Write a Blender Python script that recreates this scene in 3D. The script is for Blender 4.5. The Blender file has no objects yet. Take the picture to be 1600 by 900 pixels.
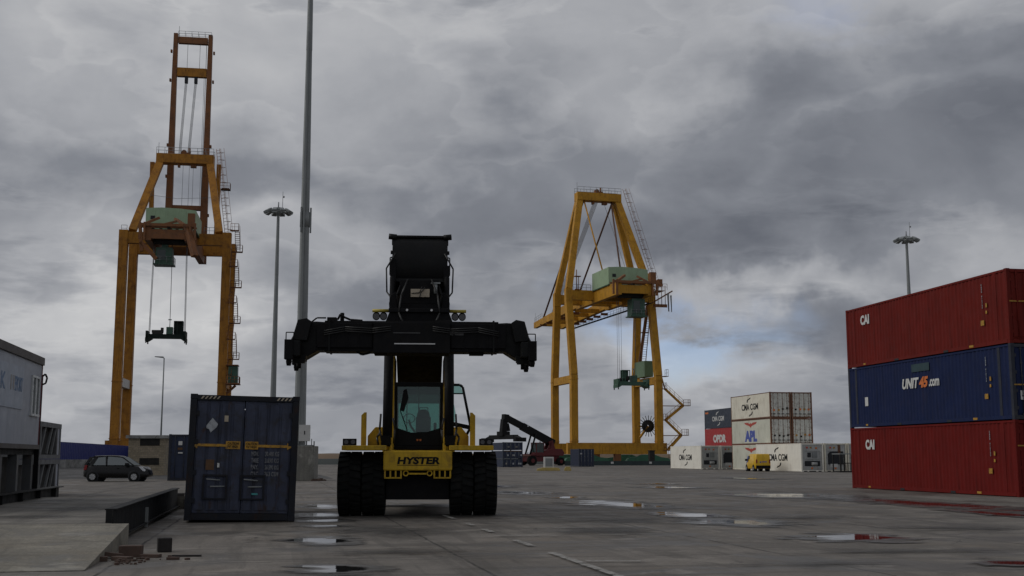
import bpy, math, random
from mathutils import Matrix, Vector
random.seed(7)
R = math.radians
scene = bpy.context.scene
col = scene.collection

# ---------------------------------------------------------------- camera
cam_d = bpy.data.cameras.new("camera")
cam = bpy.data.objects.new("camera", cam_d)
col.objects.link(cam)
cam.location = (0, 0, 1.5)
cam.rotation_euler = (R(90) + math.atan(264 / 1850), 0, 0)
cam_d.sensor_width = 36
cam_d.lens = 36 * 1850 / 1600
cam_d.clip_start = 0.1
cam_d.clip_end = 6000
scene.camera = cam

# ---------------------------------------------------------------- sun, exposure
sun_d = bpy.data.lights.new("sun", 'SUN')
sun_d.energy = 0.95
sun_d.angle = R(40)
sun_d.color = (1, .97, .92)
sun = bpy.data.objects.new("sun", sun_d)
col.objects.link(sun)
SUN_EL, SUN_AZ = R(36), R(-92)          # azimuth from +Y towards +X
sun.rotation_euler = (R(90) - SUN_EL, 0, R(180) - SUN_AZ)
scene.view_settings.view_transform = 'Standard'
scene.view_settings.look = 'None'
scene.view_settings.gamma = 1
scene.view_settings.exposure = 0.04
scene.cycles.use_denoising = True
scene.cycles.max_bounces = 6
scene.cycles.transparent_max_bounces = 24

# ---------------------------------------------------------------- node helper
class NT:
    def __init__(s, tree):
        s.t = tree; s.n = tree.nodes; s.l = tree.links
    def new(s, typ, **kw):
        n = s.n.new(typ)
        for k, v in kw.items(): setattr(n, k, v)
        return n
    def put(s, sock, v):
        if isinstance(v, bpy.types.NodeSocket): s.l.new(v, sock)
        elif v is not None:
            if hasattr(sock.default_value, '__len__') and not hasattr(v, '__len__'): v = (v,) * len(sock.default_value)
            if hasattr(sock.default_value, '__len__') and len(sock.default_value) == 4 and len(v) == 3: v = (*v, 1)
            sock.default_value = v
    def math(s, op, a, b=None, c=None, clamp=False):
        n = s.new('ShaderNodeMath', operation=op); n.use_clamp = clamp
        for i, v in enumerate((a, b, c)):
            if v is not None: s.put(n.inputs[i], v)
        return n.outputs[0]
    def vec(s, op, a, b=None, scale=None):
        n = s.new('ShaderNodeVectorMath', operation=op)
        s.put(n.inputs[0], a)
        if b is not None: s.put(n.inputs[1], b)
        if scale is not None: s.put(n.inputs['Scale'], scale)
        return n.outputs['Value'] if op in ('LENGTH', 'DOT_PRODUCT') else n.outputs[0]
    def noise(s, vec, scale, detail=4, rough=.5, dist=0):
        n = s.new('ShaderNodeTexNoise')
        if vec is not None: s.l.new(vec, n.inputs['Vector'])
        n.inputs['Scale'].default_value = scale; n.inputs['Detail'].default_value = detail
        n.inputs['Roughness'].default_value = rough; n.inputs['Distortion'].default_value = dist
        return n.outputs[0]
    def ramp(s, v, a, b, lo=0, hi=1, smooth=True):
        n = s.new('ShaderNodeMapRange'); n.interpolation_type = 'SMOOTHSTEP' if smooth else 'LINEAR'
        s.put(n.inputs[0], v); s.put(n.inputs[1], a); s.put(n.inputs[2], b); s.put(n.inputs[3], lo); s.put(n.inputs[4], hi)
        return n.outputs[0]
    def mix(s, f, a, b, blend='MIX'):
        n = s.new('ShaderNodeMix', data_type='RGBA', blend_type=blend)
        s.put(n.inputs[0], f); s.put(n.inputs[6], a); s.put(n.inputs[7], b)
        return n.outputs[2]
    def combine(s, x, y, z):
        n = s.new('ShaderNodeCombineXYZ')
        for i, v in enumerate((x, y, z)): s.put(n.inputs[i], v)
        return n.outputs[0]
    def sep(s, v):
        n = s.new('ShaderNodeSeparateXYZ'); s.l.new(v, n.inputs[0]); return n.outputs

# ---------------------------------------------------------------- world: overcast sky
world = bpy.data.worlds.new("World"); scene.world = world
world.use_nodes = True
w = NT(world.node_tree); w.n.clear()
out = w.new('ShaderNodeOutputWorld'); bg = w.new('ShaderNodeBackground')
w.l.new(bg.outputs[0], out.inputs[0])
sky = w.new('ShaderNodeTexSky', sky_type='NISHITA'); sky.sun_disc = False
sky.sun_elevation = SUN_EL; sky.sun_rotation = SUN_AZ
D = w.vec('NORMALIZE', w.new('ShaderNodeTexCoord').outputs['Generated'])
dx, dy, dz = w.sep(D)[:3]
dzz = w.math('ADD', w.math('MAXIMUM', dz, 0.0), .12)
P = w.combine(w.math('DIVIDE', dx, dzz), w.math('DIVIDE', dy, dzz), 0)
warp = w.new('ShaderNodeTexNoise'); w.l.new(D, warp.inputs['Vector'])
warp.inputs['Scale'].default_value = 5; warp.inputs['Detail'].default_value = 6; warp.inputs['Roughness'].default_value = .55
wv = w.vec('SUBTRACT', warp.outputs['Color'], (.5, .5, .5))
DW = w.vec('ADD', D, w.vec('SCALE', wv, scale=.22))
T = math.atan(264 / 1850)
def sky_dir(u, v):
    a, b = (u - 800) / 1850, (450 - v) / 1850
    d = Vector((a, math.cos(T) - b * math.sin(T), math.sin(T) + b * math.cos(T))); return d.normalized()
def blob(u, v, ru, rv, vec=None):
    c = sky_dir(u, v)
    q = w.vec('SUBTRACT', vec or DW, tuple(c))
    q = w.vec('DIVIDE', q, (ru / 1850, .6, rv / 1850))
    return w.ramp(w.vec('LENGTH', q), .15, 1.25, 1, 0)
n3 = w.noise(w.vec('MULTIPLY', D, (1, 1, 2.2)), 9, 9, .58, .5)
big = w.noise(w.vec('MULTIPLY', DW, (1, 1, 1.6)), 2.6, 5, .5, .2)
base = w.math('ADD', w.math('MULTIPLY', w.math('SUBTRACT', big, .5), .7), .56)
base = w.math('ADD', base, w.math('MULTIPLY', w.math('SUBTRACT', n3, .5), .16))
for (u, v, ru, rv, amt) in [
        (120, 40, 560, 200, .16), (700, 90, 380, 130, .06), (1330, 60, 260, 80, .12), (1060, 150, 200, 60, .10), (1560, 170, 120, 200, -.06), (1250, 250, 520, 150, -.15),
        (1000, 380, 300, 50, -.08), (240, 480, 260, 60, .12), (1130, 430, 260, 34, .16), (760, 660, 1200, 110, -.03), (1060, 540, 220, 60, .14), (250, 620, 300, 40, .05), (1150, 640, 300, 30, .06), (60, 200, 200, 90, -.07),
        (1300, 500, 260, 45, -.14), (560, 480, 300, 40, -.08), (650, 530, 200, 40, .12)]:
    base = w.math('ADD', base, w.math('MULTIPLY', blob(u, v, ru, rv), amt))
# billowing banks: a paler rim, a darker belly
def bank(vec, scale, off, stretch, t, soft, op, rim, belly, areas, rough=.5, dist=.15):
    global base
    q_ = w.vec('ADD', w.vec('MULTIPLY', vec, stretch), off)
    n_ = w.noise(q_, scale, 10, rough, dist)
    for (u, v, ru, rv, amt) in areas: n_ = w.math('ADD', n_, w.math('MULTIPLY', blob(u, v, ru, rv), amt))
    mask = w.math('MULTIPLY', w.ramp(n_, t, t + soft), op)
    depth = w.ramp(n_, t, t + .20)
    shade = w.math('ADD', w.math('MULTIPLY', depth, belly - rim), rim)
    val = w.math('ADD', base, shade)
    base = w.math('ADD', w.math('MULTIPLY', base, w.math('SUBTRACT', 1, mask)), w.math('MULTIPLY', val, mask))
bank(D, 3.1, (4.1, 1.7, .3), (1, 1, 1.9), .50, .055, .8, .06, -.16, [(1250, 330, 420, 110, .16), (250, 290, 330, 70, .14), (700, 330, 250, 60, .12), (60, 60, 260, 120, -.1), (1300, 90, 260, 60, -.1)])
bank(D, 6.5, (9.2, 3.3, 2.2), (1, 1, 2.2), .52, .03, .75, .06, -.13, [(560, 470, 330, 50, .12), (1300, 500, 300, 60, .12), (300, 220, 260, 60, .08), (1000, 250, 300, 60, .06), (1050, 530, 160, 50, -.12)])
bank(D, 11, (1.2, 8.3, 5.2), (1, 1, 4.2), .50, .04, .8, .04, -.13, [(800, 640, 1400, 70, .05), (800, 200, 1200, 230, -.2)], .55)
base = w.math('ADD', w.math('MULTIPLY', w.math('SUBTRACT', base, .55), 1.12), .54)
cr = w.new('ShaderNodeValToRGB'); w.l.new(base, cr.inputs[0])
el = cr.color_ramp.elements
el[0].position = .15; el[0].color = (1.25, 1.35, 1.6, 1)
el[1].position = 1.0; el[1].color = (6.4, 6.4, 6.4, 1)
e = el.new(.42); e.color = (2.15, 2.27, 2.56, 1)
e = el.new(.66); e.color = (3.65, 3.74, 3.98, 1)
gap = w.math('MULTIPLY', blob(1070, 505, 170, 60), w.ramp(n3, .36, .58, 0, 1.1))
gap2 = w.math('MULTIPLY', blob(1380, 85, 200, 50), w.ramp(n3, .5, .7, 0, .35))
thin = w.math('MULTIPLY', w.math('ADD', gap, gap2, clamp=True), .6)
skyc = w.mix(1.0, sky.outputs[0], (1.05, 1.12, 1.5), 'MULTIPLY')
w.l.new(w.mix(thin, cr.outputs[0], skyc), bg.inputs[0])
bg.inputs[1].default_value = 0.1

# ---------------------------------------------------------------- materials
def new_mat(name):
    m = bpy.data.materials.new(name); m.use_nodes = True
    t = NT(m.node_tree); b = m.node_tree.nodes['Principled BSDF']
    return m, t, b
def paint(name, c, rough=.5, var=.18, scale=1.5, dirt=0.0, dirtc=(.06, .05, .04), rust=0.0, rustc=(.12, .045, .02), metal=0.0, streak=0.0, bump=0.0, spec=.5):
    m, t, b = new_mat(name)
    o = t.new('ShaderNodeTexCoord').outputs['Object']
    n = t.noise(o, scale, 6, .6)
    f = t.ramp(n, .25, .75, 1 - var, 1 + var, False)
    cc = t.mix(1.0, c, t.combine(f, f, f), 'MULTIPLY')
    if streak:
        sv = t.vec('MULTIPLY', o, (5, 5, .35))
        s = t.ramp(t.noise(sv, 1.3, 5, .6), .48, .75, 0, streak)
        cc = t.mix(s, cc, tuple(k * .35 for k in c))
    if dirt:
        d = t.ramp(t.noise(o, scale * 2.3, 7, .65, .3), .45, .72, 0, dirt)
        cc = t.mix(d, cc, dirtc)
    if rust:
        rv = t.vec('MULTIPLY', o, (1, 1, .4))
        r_ = t.ramp(t.noise(rv, scale * 3.1, 8, .7, .4), .56, .68, 0, rust)
        cc = t.mix(r_, cc, rustc)
    t.l.new(cc, b.inputs['Base Color'])
    rr = t.ramp(t.noise(o, scale * 4, 4, .6), .3, .7, max(.05, rough - .12), min(1, rough + .12), False)
    t.l.new(rr, b.inputs['Roughness'])
    b.inputs['Metallic'].default_value = metal
    b.inputs['Specular IOR Level'].default_value = spec
    if bump:
        bp = t.new('ShaderNodeBump'); bp.inputs['Distance'].default_value = .02; bp.inputs['Strength'].default_value = bump
        t.l.new(t.noise(o, scale * 8, 6, .6), bp.inputs['Height']); t.l.new(bp.outputs[0], b.inputs['Normal'])
    return m
M = {}
M['crane'] = paint('crane ochre paint', (.50, .25, .022), .6, .18, .4, .4, (.17, .07, .02), .5, (.13, .045, .015), streak=.6, spec=.25)
M['crane_l'] = paint('rusty orange crane paint', (.39, .170, .022), .6, .24, .4, .55, (.10, .04, .016), .6, (.11, .035, .012), streak=.6, spec=.25)
M['crane_dark'] = paint('crane rusty brown paint', (.20, .075, .02), .65, .25, .5, .5, (.05, .03, .02), .7, (.10, .035, .015))
M['stay'] = paint('brown stay paint', (.11, .05, .028), .6, .2, .5)
M['crane_green'] = paint('pale green sheet paint', (.30, .42, .26), .5, .1, .5, .25, (.16, .2, .13), .25, (.16, .12, .06), streak=.3)
M['house_green'] = paint('mid green sheet paint', (.15, .24, .13), .5, .1, .5, .3, (.1, .12, .08), .2)
M['green_dark'] = paint('dark green machinery paint', (.03, .09, .058), .5, .2, .8, .4, (.02, .03, .02), .3)
M['green_mid'] = paint('bogie green paint', (.03, .13, .07), .6, .2, .8, .4, (.03, .03, .02), .2)
M['steel'] = paint('galvanised steel', (.21, .225, .225), .5, .1, .6, .25, (.16, .17, .17), metal=.1, streak=.3)
M['rail'] = paint('handrail steel', (.22, .23, .24), .5, .1, 1, metal=.2)
M['rope'] = paint('wire rope grey', (.14, .145, .15), .5, .1, 1, metal=.3)
M['rope_pale'] = paint('pale wire rope', (.3, .31, .34), .5, .1, 1, metal=.2)
M['white'] = paint('white paint', (.55, .55, .53), .5, .08, 1, .3, (.3, .29, .27))
M['yellow'] = paint('machine yellow paint', (.56, .355, .02), .5, .15, 1.3, .6, (.16, .10, .03), .3, (.08, .04, .02), streak=.5, spec=.3)
M['yellow_lamp'] = paint('yellow bracket paint', (.45, .36, .05), .5, .1, 2)
M['black'] = paint('satin black steel', (.005, .0055, .006), .5, .35, 1.5, .45, (.013, .012, .010), .2, (.02, .011, .007), spec=.18, streak=.3)
M['black2'] = paint('worn black steel', (.007, .007, .008), .62, .4, 2.5, .5, (.013, .012, .011), .3, (.018, .008, .005), spec=.12)
M['chrome'] = paint('cylinder chrome', (.5, .5, .52), .2, .05, 1, metal=.9)
M['bare'] = paint('bare scraped steel', (.6, .6, .6), .4, .1, 2, metal=.3)
M['tyre'] = paint('tyre rubber', (.011, .012, .012), .88, .25, 3, .6, (.024, .022, .019), bump=.5, spec=.15)
M['cream'] = paint('cream box paint', (.42, .36, .27), .6, .1, 3, .3)
M['hose'] = paint('black hose rubber', (.012, .012, .012), .5, .1, 3)
M['asph'] = paint('patched asphalt', (.06, .06, .06), .9, .15, 1)
M['blue_cont'] = paint('worn navy container paint', (.052, .060, .092), .7, .45, 1.3, .85, (.036, .034, .033), .75, (.05, .027, .017), streak=.9, bump=.15, spec=.2)
M['blue_frame'] = paint('worn navy frame paint', (.012, .014, .02), .65, .3, 1.5, .6, (.018, .013, .01), .6, (.035, .016, .01), spec=.25)
M['blue_far'] = paint('navy container paint', (.012, .022, .055), .6, .15, 1, .4, (.02, .02, .025), .15)
M['blue45'] = paint('royal blue container paint', (.010, .019, .068), .65, .12, .7, .3, (.015, .018, .035), .12, (.07, .035, .02), streak=.5, spec=.16, bump=.35)
M['blue45d'] = paint('dark blue frame paint', (.010, .014, .028), .6, .15, 1, .3)
M['red_cont'] = paint('oxide red container paint', (.140, .010, .008), .7, .14, .6, .3, (.09, .008, .006), .15, (.06, .012, .008), streak=.55, spec=.14, bump=.35)
M['red_cont2'] = paint('brownish red container paint', (.145, .014, .010), .7, .16, .6, .35, (.09, .012, .008), .2, (.05, .014, .01), streak=.6, spec=.14, bump=.35)
M['red_opdr'] = paint('bright red container paint', (.38, .022, .022), .5, .1, .6, .2, (.14, .02, .015))
M['navy_cma'] = paint('dark navy container paint', (.018, .028, .05), .5, .1, .6, .2)
M['reefer'] = paint('white refrigerated container skin', (.84, .81, .72), .5, .05, .4, .25, (.4, .36, .29), .12, (.32, .2, .1), streak=.2)
M['reefer2'] = paint('weathered cream container skin', (.74, .70, .58), .5, .07, .5, .35, (.30, .25, .17), .3, (.25, .13, .06), streak=.3)
M['reefer3'] = paint('greenish grey container skin', (.60, .60, .50), .5, .07, .5, .3, (.26, .25, .18), .3, (.2, .12, .06), streak=.3)
M['reefer_door'] = paint('dirty white door panel', (.60, .61, .57), .5, .15, 1.2, .6, (.13, .11, .08), .5, (.17, .08, .035), streak=.7)
M['reefer_end'] = paint('grey refrigeration end panel', (.40, .41, .40), .5, .15, 1.2, .5, (.14, .13, .12), .35, (.2, .1, .04), streak=.5)
M['rust_post'] = paint('rusty corner post', (.15, .07, .04), .8, .35, 2, .5, (.06, .03, .02), .6)
M['black_open'] = paint('machine recess black', (.012, .014, .018), .7, .2, 2)
M['mark_y'] = paint('yellow marking', (.42, .22, .02), .6, .3, 5, .85, (.09, .06, .03))
M['mark_w'] = paint('white marking', (.6, .6, .58), .5, .15, 6, .3, (.3, .3, .3))
M['mark_w2'] = paint('faded white marking', (.38, .40, .42), .5, .25, 12, .6, (.1, .1, .12))
M['mark_w3'] = paint('nearly worn off white marking', (.15, .155, .17), .7, .5, 9, .8, (.05, .05, .06))
M['mark_k'] = paint('black marking', (.010, .011, .013), .7, .1, 4, spec=.15)
M['mark_r'] = paint('red marking', (.42, .05, .03), .5, .1, 4)
M['mark_b'] = paint('blue marking', (.06, .09, .36), .5, .1, 4)
M['mark_o'] = paint('orange marking', (.62, .16, .03), .5, .1, 4)
M['mark_br'] = paint('brown sticker residue', (.10, .05, .02), .7, .3, 8)
M['mark_t'] = paint('teal sticker', (.05, .30, .30), .5, .1, 4)
M['mark_pb'] = paint('faded blue lettering', (.13, .20, .32), .6, .2, 4)
M['mark_tan'] = paint('faded tan lettering', (.28, .26, .24), .6, .2, 4)
M['office'] = paint('pale grey cabin sheet', (.32, .345, .40), .5, .1, .7, .25, (.2, .21, .24), streak=.2)
M['office_sign'] = paint('faded sign sheet', (.30, .34, .41), .45, .12, 1.5, .3, (.2, .24, .3))
M['office_trim'] = paint('grey brown trim', (.10, .09, .085), .7, .2, 1)
M['office_red'] = paint('dark red corner trim', (.16, .03, .03), .6, .2, 1)
M['frame_w'] = paint('white window frame', (.5, .52, .52), .4, .05, 2)
M['flatrack'] = paint('grey flat rack paint', (.10, .105, .11), .6, .25, 1, .5, (.05, .045, .04), .5, (.10, .05, .03))
M['dark_under'] = paint('dark stained steel and shade', (.018, .018, .017), .85, .3, 1, .4)  # dark steel parts; also the sheets that stand in for shade
M['beam_dark'] = paint('dark bitumen steel', (.013, .014, .015), .7, .3, 1.2, .5, (.02, .018, .016), spec=.2)
M['fence'] = paint('blue sheet fence paint', (.022, .030, .155), .5, .08, .5, .2, (.015, .02, .07))
M['brick'] = paint('loose brick', (.075, .045, .034), .9, .3, 6, .5, (.06, .05, .04))
M['timber'] = paint('dark oily timber', (.018, .015, .014), .85, .3, 4)
M['car'] = paint('dark grey metallic car paint', (.006, .006, .0065), .3, .06, 3, metal=.35)
M['rim'] = paint('silver wheel paint', (.42, .43, .44), .3, .1, 4, metal=.4)
M['van'] = paint('yellow van paint', (.66, .40, .012), .35, .05, 2)
M['red_mach'] = paint('red machine paint', (.11, .007, .010), .55, .15, 1, .3, (.05, .01, .01))
M['lampglass'] = paint('lamp glass', (.07, .07, .075), .15, .1, 4)
M['head_w'] = paint('headlamp glass', (.55, .57, .6), .12, .05, 4)
M['tail'] = paint('tail lamp red', (.22, .012, .012), .25, .05, 4)
M['teal_wall'] = paint('dark teal low wall paint', (.03, .048, .05), .8, .25, .5, .4, (.03, .03, .03))
M['dune'] = paint('sandy dune', (.15, .10, .06), .95, .35, .02, .6, (.10, .08, .045))
M['scrub'] = paint('dark far scrub', (.035, .042, .04), .95, .3, .03)
M['plinth_y'] = paint('yellow barrier plastic', (.42, .32, .10), .7, .2, 2, .5, (.2, .17, .1))

def concrete(name, c, joints=False, rough=.85, dark=0.0):
    m, t, b = new_mat(name)
    g = t.new('ShaderNodeNewGeometry').outputs['Position']
    col_, rg, h = concrete_nodes(t, g, c, joints)
    t.l.new(col_, b.inputs['Base Color']); t.l.new(rg, b.inputs['Roughness'])
    bp = t.new('ShaderNodeBump'); bp.inputs['Distance'].default_value = .012; bp.inputs['Strength'].default_value = .5
    t.l.new(h, bp.inputs['Height']); t.l.new(bp.outputs[0], b.inputs['Normal'])
    b.inputs['Specular IOR Level'].default_value = .35
    return m
def concrete_nodes(t, g, c, joints):
    big = t.noise(g, .09, 6, .6, .3); mid = t.noise(t.vec('MULTIPLY', g, (.8, .35, 1)), .9, 7, .65, .4); fine = t.noise(g, 14, 6, .7)
    f = t.math('ADD', t.ramp(big, .35, .65, .72, 1.16, False), t.ramp(mid, .35, .65, -.22, .22, False))
    f = t.math('ADD', f, t.ramp(fine, .35, .65, -.16, .16, False))
    cc = t.mix(1.0, c, t.combine(f, f, f), 'MULTIPLY')
    warm = t.ramp(t.noise(g, .35, 5, .6), .5, .75, 0, .5)
    cc = t.mix(warm, cc, (c[0] * 1.02, c[1] * .90, c[2] * .76))
    st = t.ramp(t.noise(t.vec('ADD', t.vec('MULTIPLY', g, (.55, .8, 1)), (3, 9, 0)), .55, 9, .66, .8), .49, .62, 0, .7)
    cc = t.mix(st, cc, tuple(k * .38 for k in c))
    spots = t.ramp(t.noise(g, 3.3, 5, .7), .66, .74, 0, .6)
    cc = t.mix(spots, cc, tuple(k * .45 for k in c))
    a_ = R(11.3)
    gx, gy, _z = t.sep(g)[:3]
    gX = t.math('ADD', t.math('MULTIPLY', gx, math.cos(a_)), t.math('MULTIPLY', gy, math.sin(a_)))
    gY = t.math('SUBTRACT', t.math('MULTIPLY', gy, math.cos(a_)), t.math('MULTIPLY', gx, math.sin(a_)))
    tracks = t.ramp(t.noise(t.combine(t.math('MULTIPLY', gX, 1.6), t.math('MULTIPLY', gY, .09), 0), 1.5, 7, .65, .4), .50, .62, 0, .5)
    cc = t.mix(tracks, cc, tuple(k * .45 for k in c))
    cross = t.ramp(t.noise(t.combine(t.math('MULTIPLY', gX, .16), t.math('MULTIPLY', gY, 1.3), 4), 1.4, 8, .7, .6), .50, .62, 0, .55)
    cc = t.mix(cross, cc, tuple(k * .5 for k in c))
    pale = t.ramp(t.noise(t.vec('ADD', g, (40, 3, 0)), .7, 9, .7, .5), .54, .64, 0, .6)
    cc = t.mix(pale, cc, tuple(min(1, k * 1.45) for k in c))
    grit = t.ramp(t.noise(g, 38, 3, .6), .35, .65, .86, 1.14, False)
    cc = t.mix(1.0, cc, t.combine(grit, grit, grit), 'MULTIPLY')
    vor = t.new('ShaderNodeTexVoronoi', feature='DISTANCE_TO_EDGE'); vor.inputs['Scale'].default_value = .22
    wob2 = t.new('ShaderNodeTexNoise'); t.l.new(g, wob2.inputs['Vector']); wob2.inputs['Scale'].default_value = 1.3; wob2.inputs['Detail'].default_value = 6
    t.l.new(t.vec('ADD', g, t.vec('SCALE', wob2.outputs['Color'], scale=1.1)), vor.inputs['Vector'])
    crack = t.math('MULTIPLY', t.ramp(vor.outputs['Distance'], .002, .008, .75, 0), t.ramp(t.noise(g, .25, 3, .5), .5, .6))
    cc = t.mix(crack, cc, tuple(k * .25 for k in c))
    h = t.math('MULTIPLY', fine, .6)
    if joints:
        x, y, _ = t.sep(g)[:3]
        a = R(11.3)
        X = t.math('ADD', t.math('MULTIPLY', x, math.cos(a)), t.math('MULTIPLY', y, math.sin(a)))
        Y = t.math('SUBTRACT', t.math('MULTIPLY', y, math.cos(a)), t.math('MULTIPLY', x, math.sin(a)))
        wob = t.math('MULTIPLY', t.math('SUBTRACT', t.noise(g, 1.7, 4, .6), .5), .12)
        def line(q, off, per, wd):
            k = t.math('MODULO', t.math('ADD', t.math('ADD', q, wob), 500 + off), per)
            k = t.math('ABSOLUTE', t.math('SUBTRACT', k, per / 2))
            return t.ramp(k, wd * .4, wd, 1, 0)
        # the long joint passes through (-.2, 15.4)
        off = 2.5 - ((-.2 * math.cos(a) + 15.4 * math.sin(a)) + 500) % 5.0
        j = t.math('MAXIMUM', line(X, off, 5.0, .035), line(Y, 1.2, 6.0, .03))
        brk = t.ramp(t.noise(g, .8, 4, .6), .35, .5, .25, .95)
        cc = t.mix(t.math('MULTIPLY', j, brk), cc, tuple(k * .22 for k in c))
        # slab to slab tone difference
        sx = t.math('FLOOR', t.math('DIVIDE', t.math('ADD', X, 500 + off), 5.0)); sy = t.math('FLOOR', t.math('DIVIDE', t.math('ADD', Y, 501.2), 6.0))
        wn = t.new('ShaderNodeTexWhiteNoise', noise_dimensions='2D'); t.l.new(t.combine(sx, sy, 0), wn.inputs[0])
        k = t.ramp(wn.outputs[0], 0, 1, .86, 1.1, False)
        cc = t.mix(1.0, cc, t.combine(k, k, k), 'MULTIPLY')
    rg = t.ramp(st, 0, .6, .85, .5, False)
    return cc, rg, h
CONC = (.172, .155, .136)
M['ground'] = concrete('yard concrete', CONC, True)
M['slab'] = concrete('weighbridge concrete', (.175, .163, .144))
M['ramp'] = concrete('ramp concrete', (.24, .222, .185))
M['curb'] = concrete('pale wall concrete', (.27, .27, .26))
M['plinth'] = concrete('cast plinth concrete', (.24, .235, .21))
m, t, b = new_mat('harbour water'); M['water'] = m
b.inputs['Base Color'].default_value = (.03, .04, .045, 1); b.inputs['Roughness'].default_value = .18
# block masonry
m, t, b = new_mat('rough stone block masonry'); M['masonry'] = m
o = t.new('ShaderNodeTexCoord').outputs['Object']
x, y, z = t.sep(o)[:3]
bt = t.new('ShaderNodeTexBrick'); t.l.new(t.combine(t.math('ADD', x, y), z, 0), bt.inputs['Vector'])
bt.inputs['Scale'].default_value = 1; bt.inputs['Brick Width'].default_value = .38; bt.inputs['Row Height'].default_value = .19; bt.inputs['Mortar Size'].default_value = .012
bt.inputs['Color1'].default_value = (.30, .25, .18, 1); bt.inputs['Color2'].default_value = (.21, .175, .12, 1); bt.inputs['Mortar'].default_value = (.17, .155, .125, 1)
f = t.ramp(t.noise(o, 9, 5, .7), .3, .7, .7, 1.3, False)
t.l.new(t.mix(1, bt.outputs[0], t.combine(f, f, f), 'MULTIPLY'), b.inputs['Base Color']); b.inputs['Roughness'].default_value = .9
# glass
def glass(name, tint, rough=.05, clear=.8):
    m, t, b = new_mat(name)
    tr = t.new('ShaderNodeBsdfTransparent'); tr.inputs[0].default_value = (*tint, 1)
    gl = t.new('ShaderNodeBsdfGlossy'); gl.inputs[1].default_value = rough; gl.inputs[0].default_value = (.7, .75, .75, 1)
    mx = t.new('ShaderNodeMixShader'); mx.inputs[0].default_value = 1 - clear
    t.l.new(tr.outputs[0], mx.inputs[1]); t.l.new(gl.outputs[0], mx.inputs[2])
    t.l.new(mx.outputs[0], m.node_tree.nodes['Material Output'].inputs[0]); return m
M['glass'] = glass('green tinted glass', (.52, .70, .66), .03, .92)
M['glass_car'] = glass('car window glass', (.10, .13, .13), .03, .72)
M['glass_off'] = paint('office window glass', (.03, .045, .045), .08, .1, 1)
# puddle: soft damp rim around mirror-flat water, standing on the yard
m, t, b = new_mat('puddle water on damp concrete'); M['puddle'] = m
g = t.new('ShaderNodeNewGeometry').outputs['Position']
at_ = t.new('ShaderNodeAttribute', attribute_name='depth').outputs['Fac']
n = t.noise(t.vec('MULTIPLY', g, (.75, 1.5, 1)), 1.15, 8, .6, .5)
q = t.math('ADD', at_, t.math('MULTIPLY', t.math('SUBTRACT', n, .5), 2.1))
cc, rg, h = concrete_nodes(t, g, tuple(k * .5 for k in CONC), False)
damp = b; t.l.new(cc, damp.inputs['Base Color']); damp.inputs['Roughness'].default_value = .42
wet = t.new('ShaderNodeBsdfPrincipled'); wet.inputs['Base Color'].default_value = (.02, .02, .02, 1); wet.inputs['Roughness'].default_value = .015
wet.inputs['IOR'].default_value = 1.33
bpw = t.new('ShaderNodeBump'); bpw.inputs['Distance'].default_value = .002; bpw.inputs['Strength'].default_value = .35; t.l.new(t.noise(g, 7, 3, .5), bpw.inputs['Height']); t.l.new(bpw.outputs[0], wet.inputs['Normal'])
mx1 = t.new('ShaderNodeMixShader'); t.put(mx1.inputs[0], t.ramp(q, .50, .70)); t.l.new(damp.outputs[0], mx1.inputs[1]); t.l.new(wet.outputs[0], mx1.inputs[2])
tr = t.new('ShaderNodeBsdfTransparent')
mx2 = t.new('ShaderNodeMixShader'); t.put(mx2.inputs[0], t.ramp(q, .10, .42)); t.l.new(tr.outputs[0], mx2.inputs[1]); t.l.new(mx1.outputs[0], mx2.inputs[2])
t.l.new(mx2.outputs[0], m.node_tree.nodes['Material Output'].inputs[0])
# worn line paint
m, t, b = new_mat('worn white line paint'); M['line'] = m
g = t.new('ShaderNodeNewGeometry').outputs['Position']
b.inputs['Base Color'].default_value = (.31, .30, .28, 1); b.inputs['Roughness'].default_value = .8
t.l.new(t.ramp(t.noise(g, 4.2, 7, .7), .36, .56, 0, .9), b.inputs['Alpha'])
m, t, b = new_mat('oil stain'); M['stain'] = m
at_ = t.new('ShaderNodeAttribute', attribute_name='depth').outputs['Fac']
g = t.new('ShaderNodeNewGeometry').outputs['Position']
q = t.math('ADD', at_, t.math('MULTIPLY', t.math('SUBTRACT', t.noise(t.vec('MULTIPLY', g, (.5, 1.6, 1)), 1.6, 9, .72, .5), .5), 3.0))
b.inputs['Base Color'].default_value = (.035, .033, .03, 1); b.inputs['Roughness'].default_value = .6
t.l.new(t.ramp(q, .30, 1.0, 0, .6), b.inputs['Alpha'])

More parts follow.
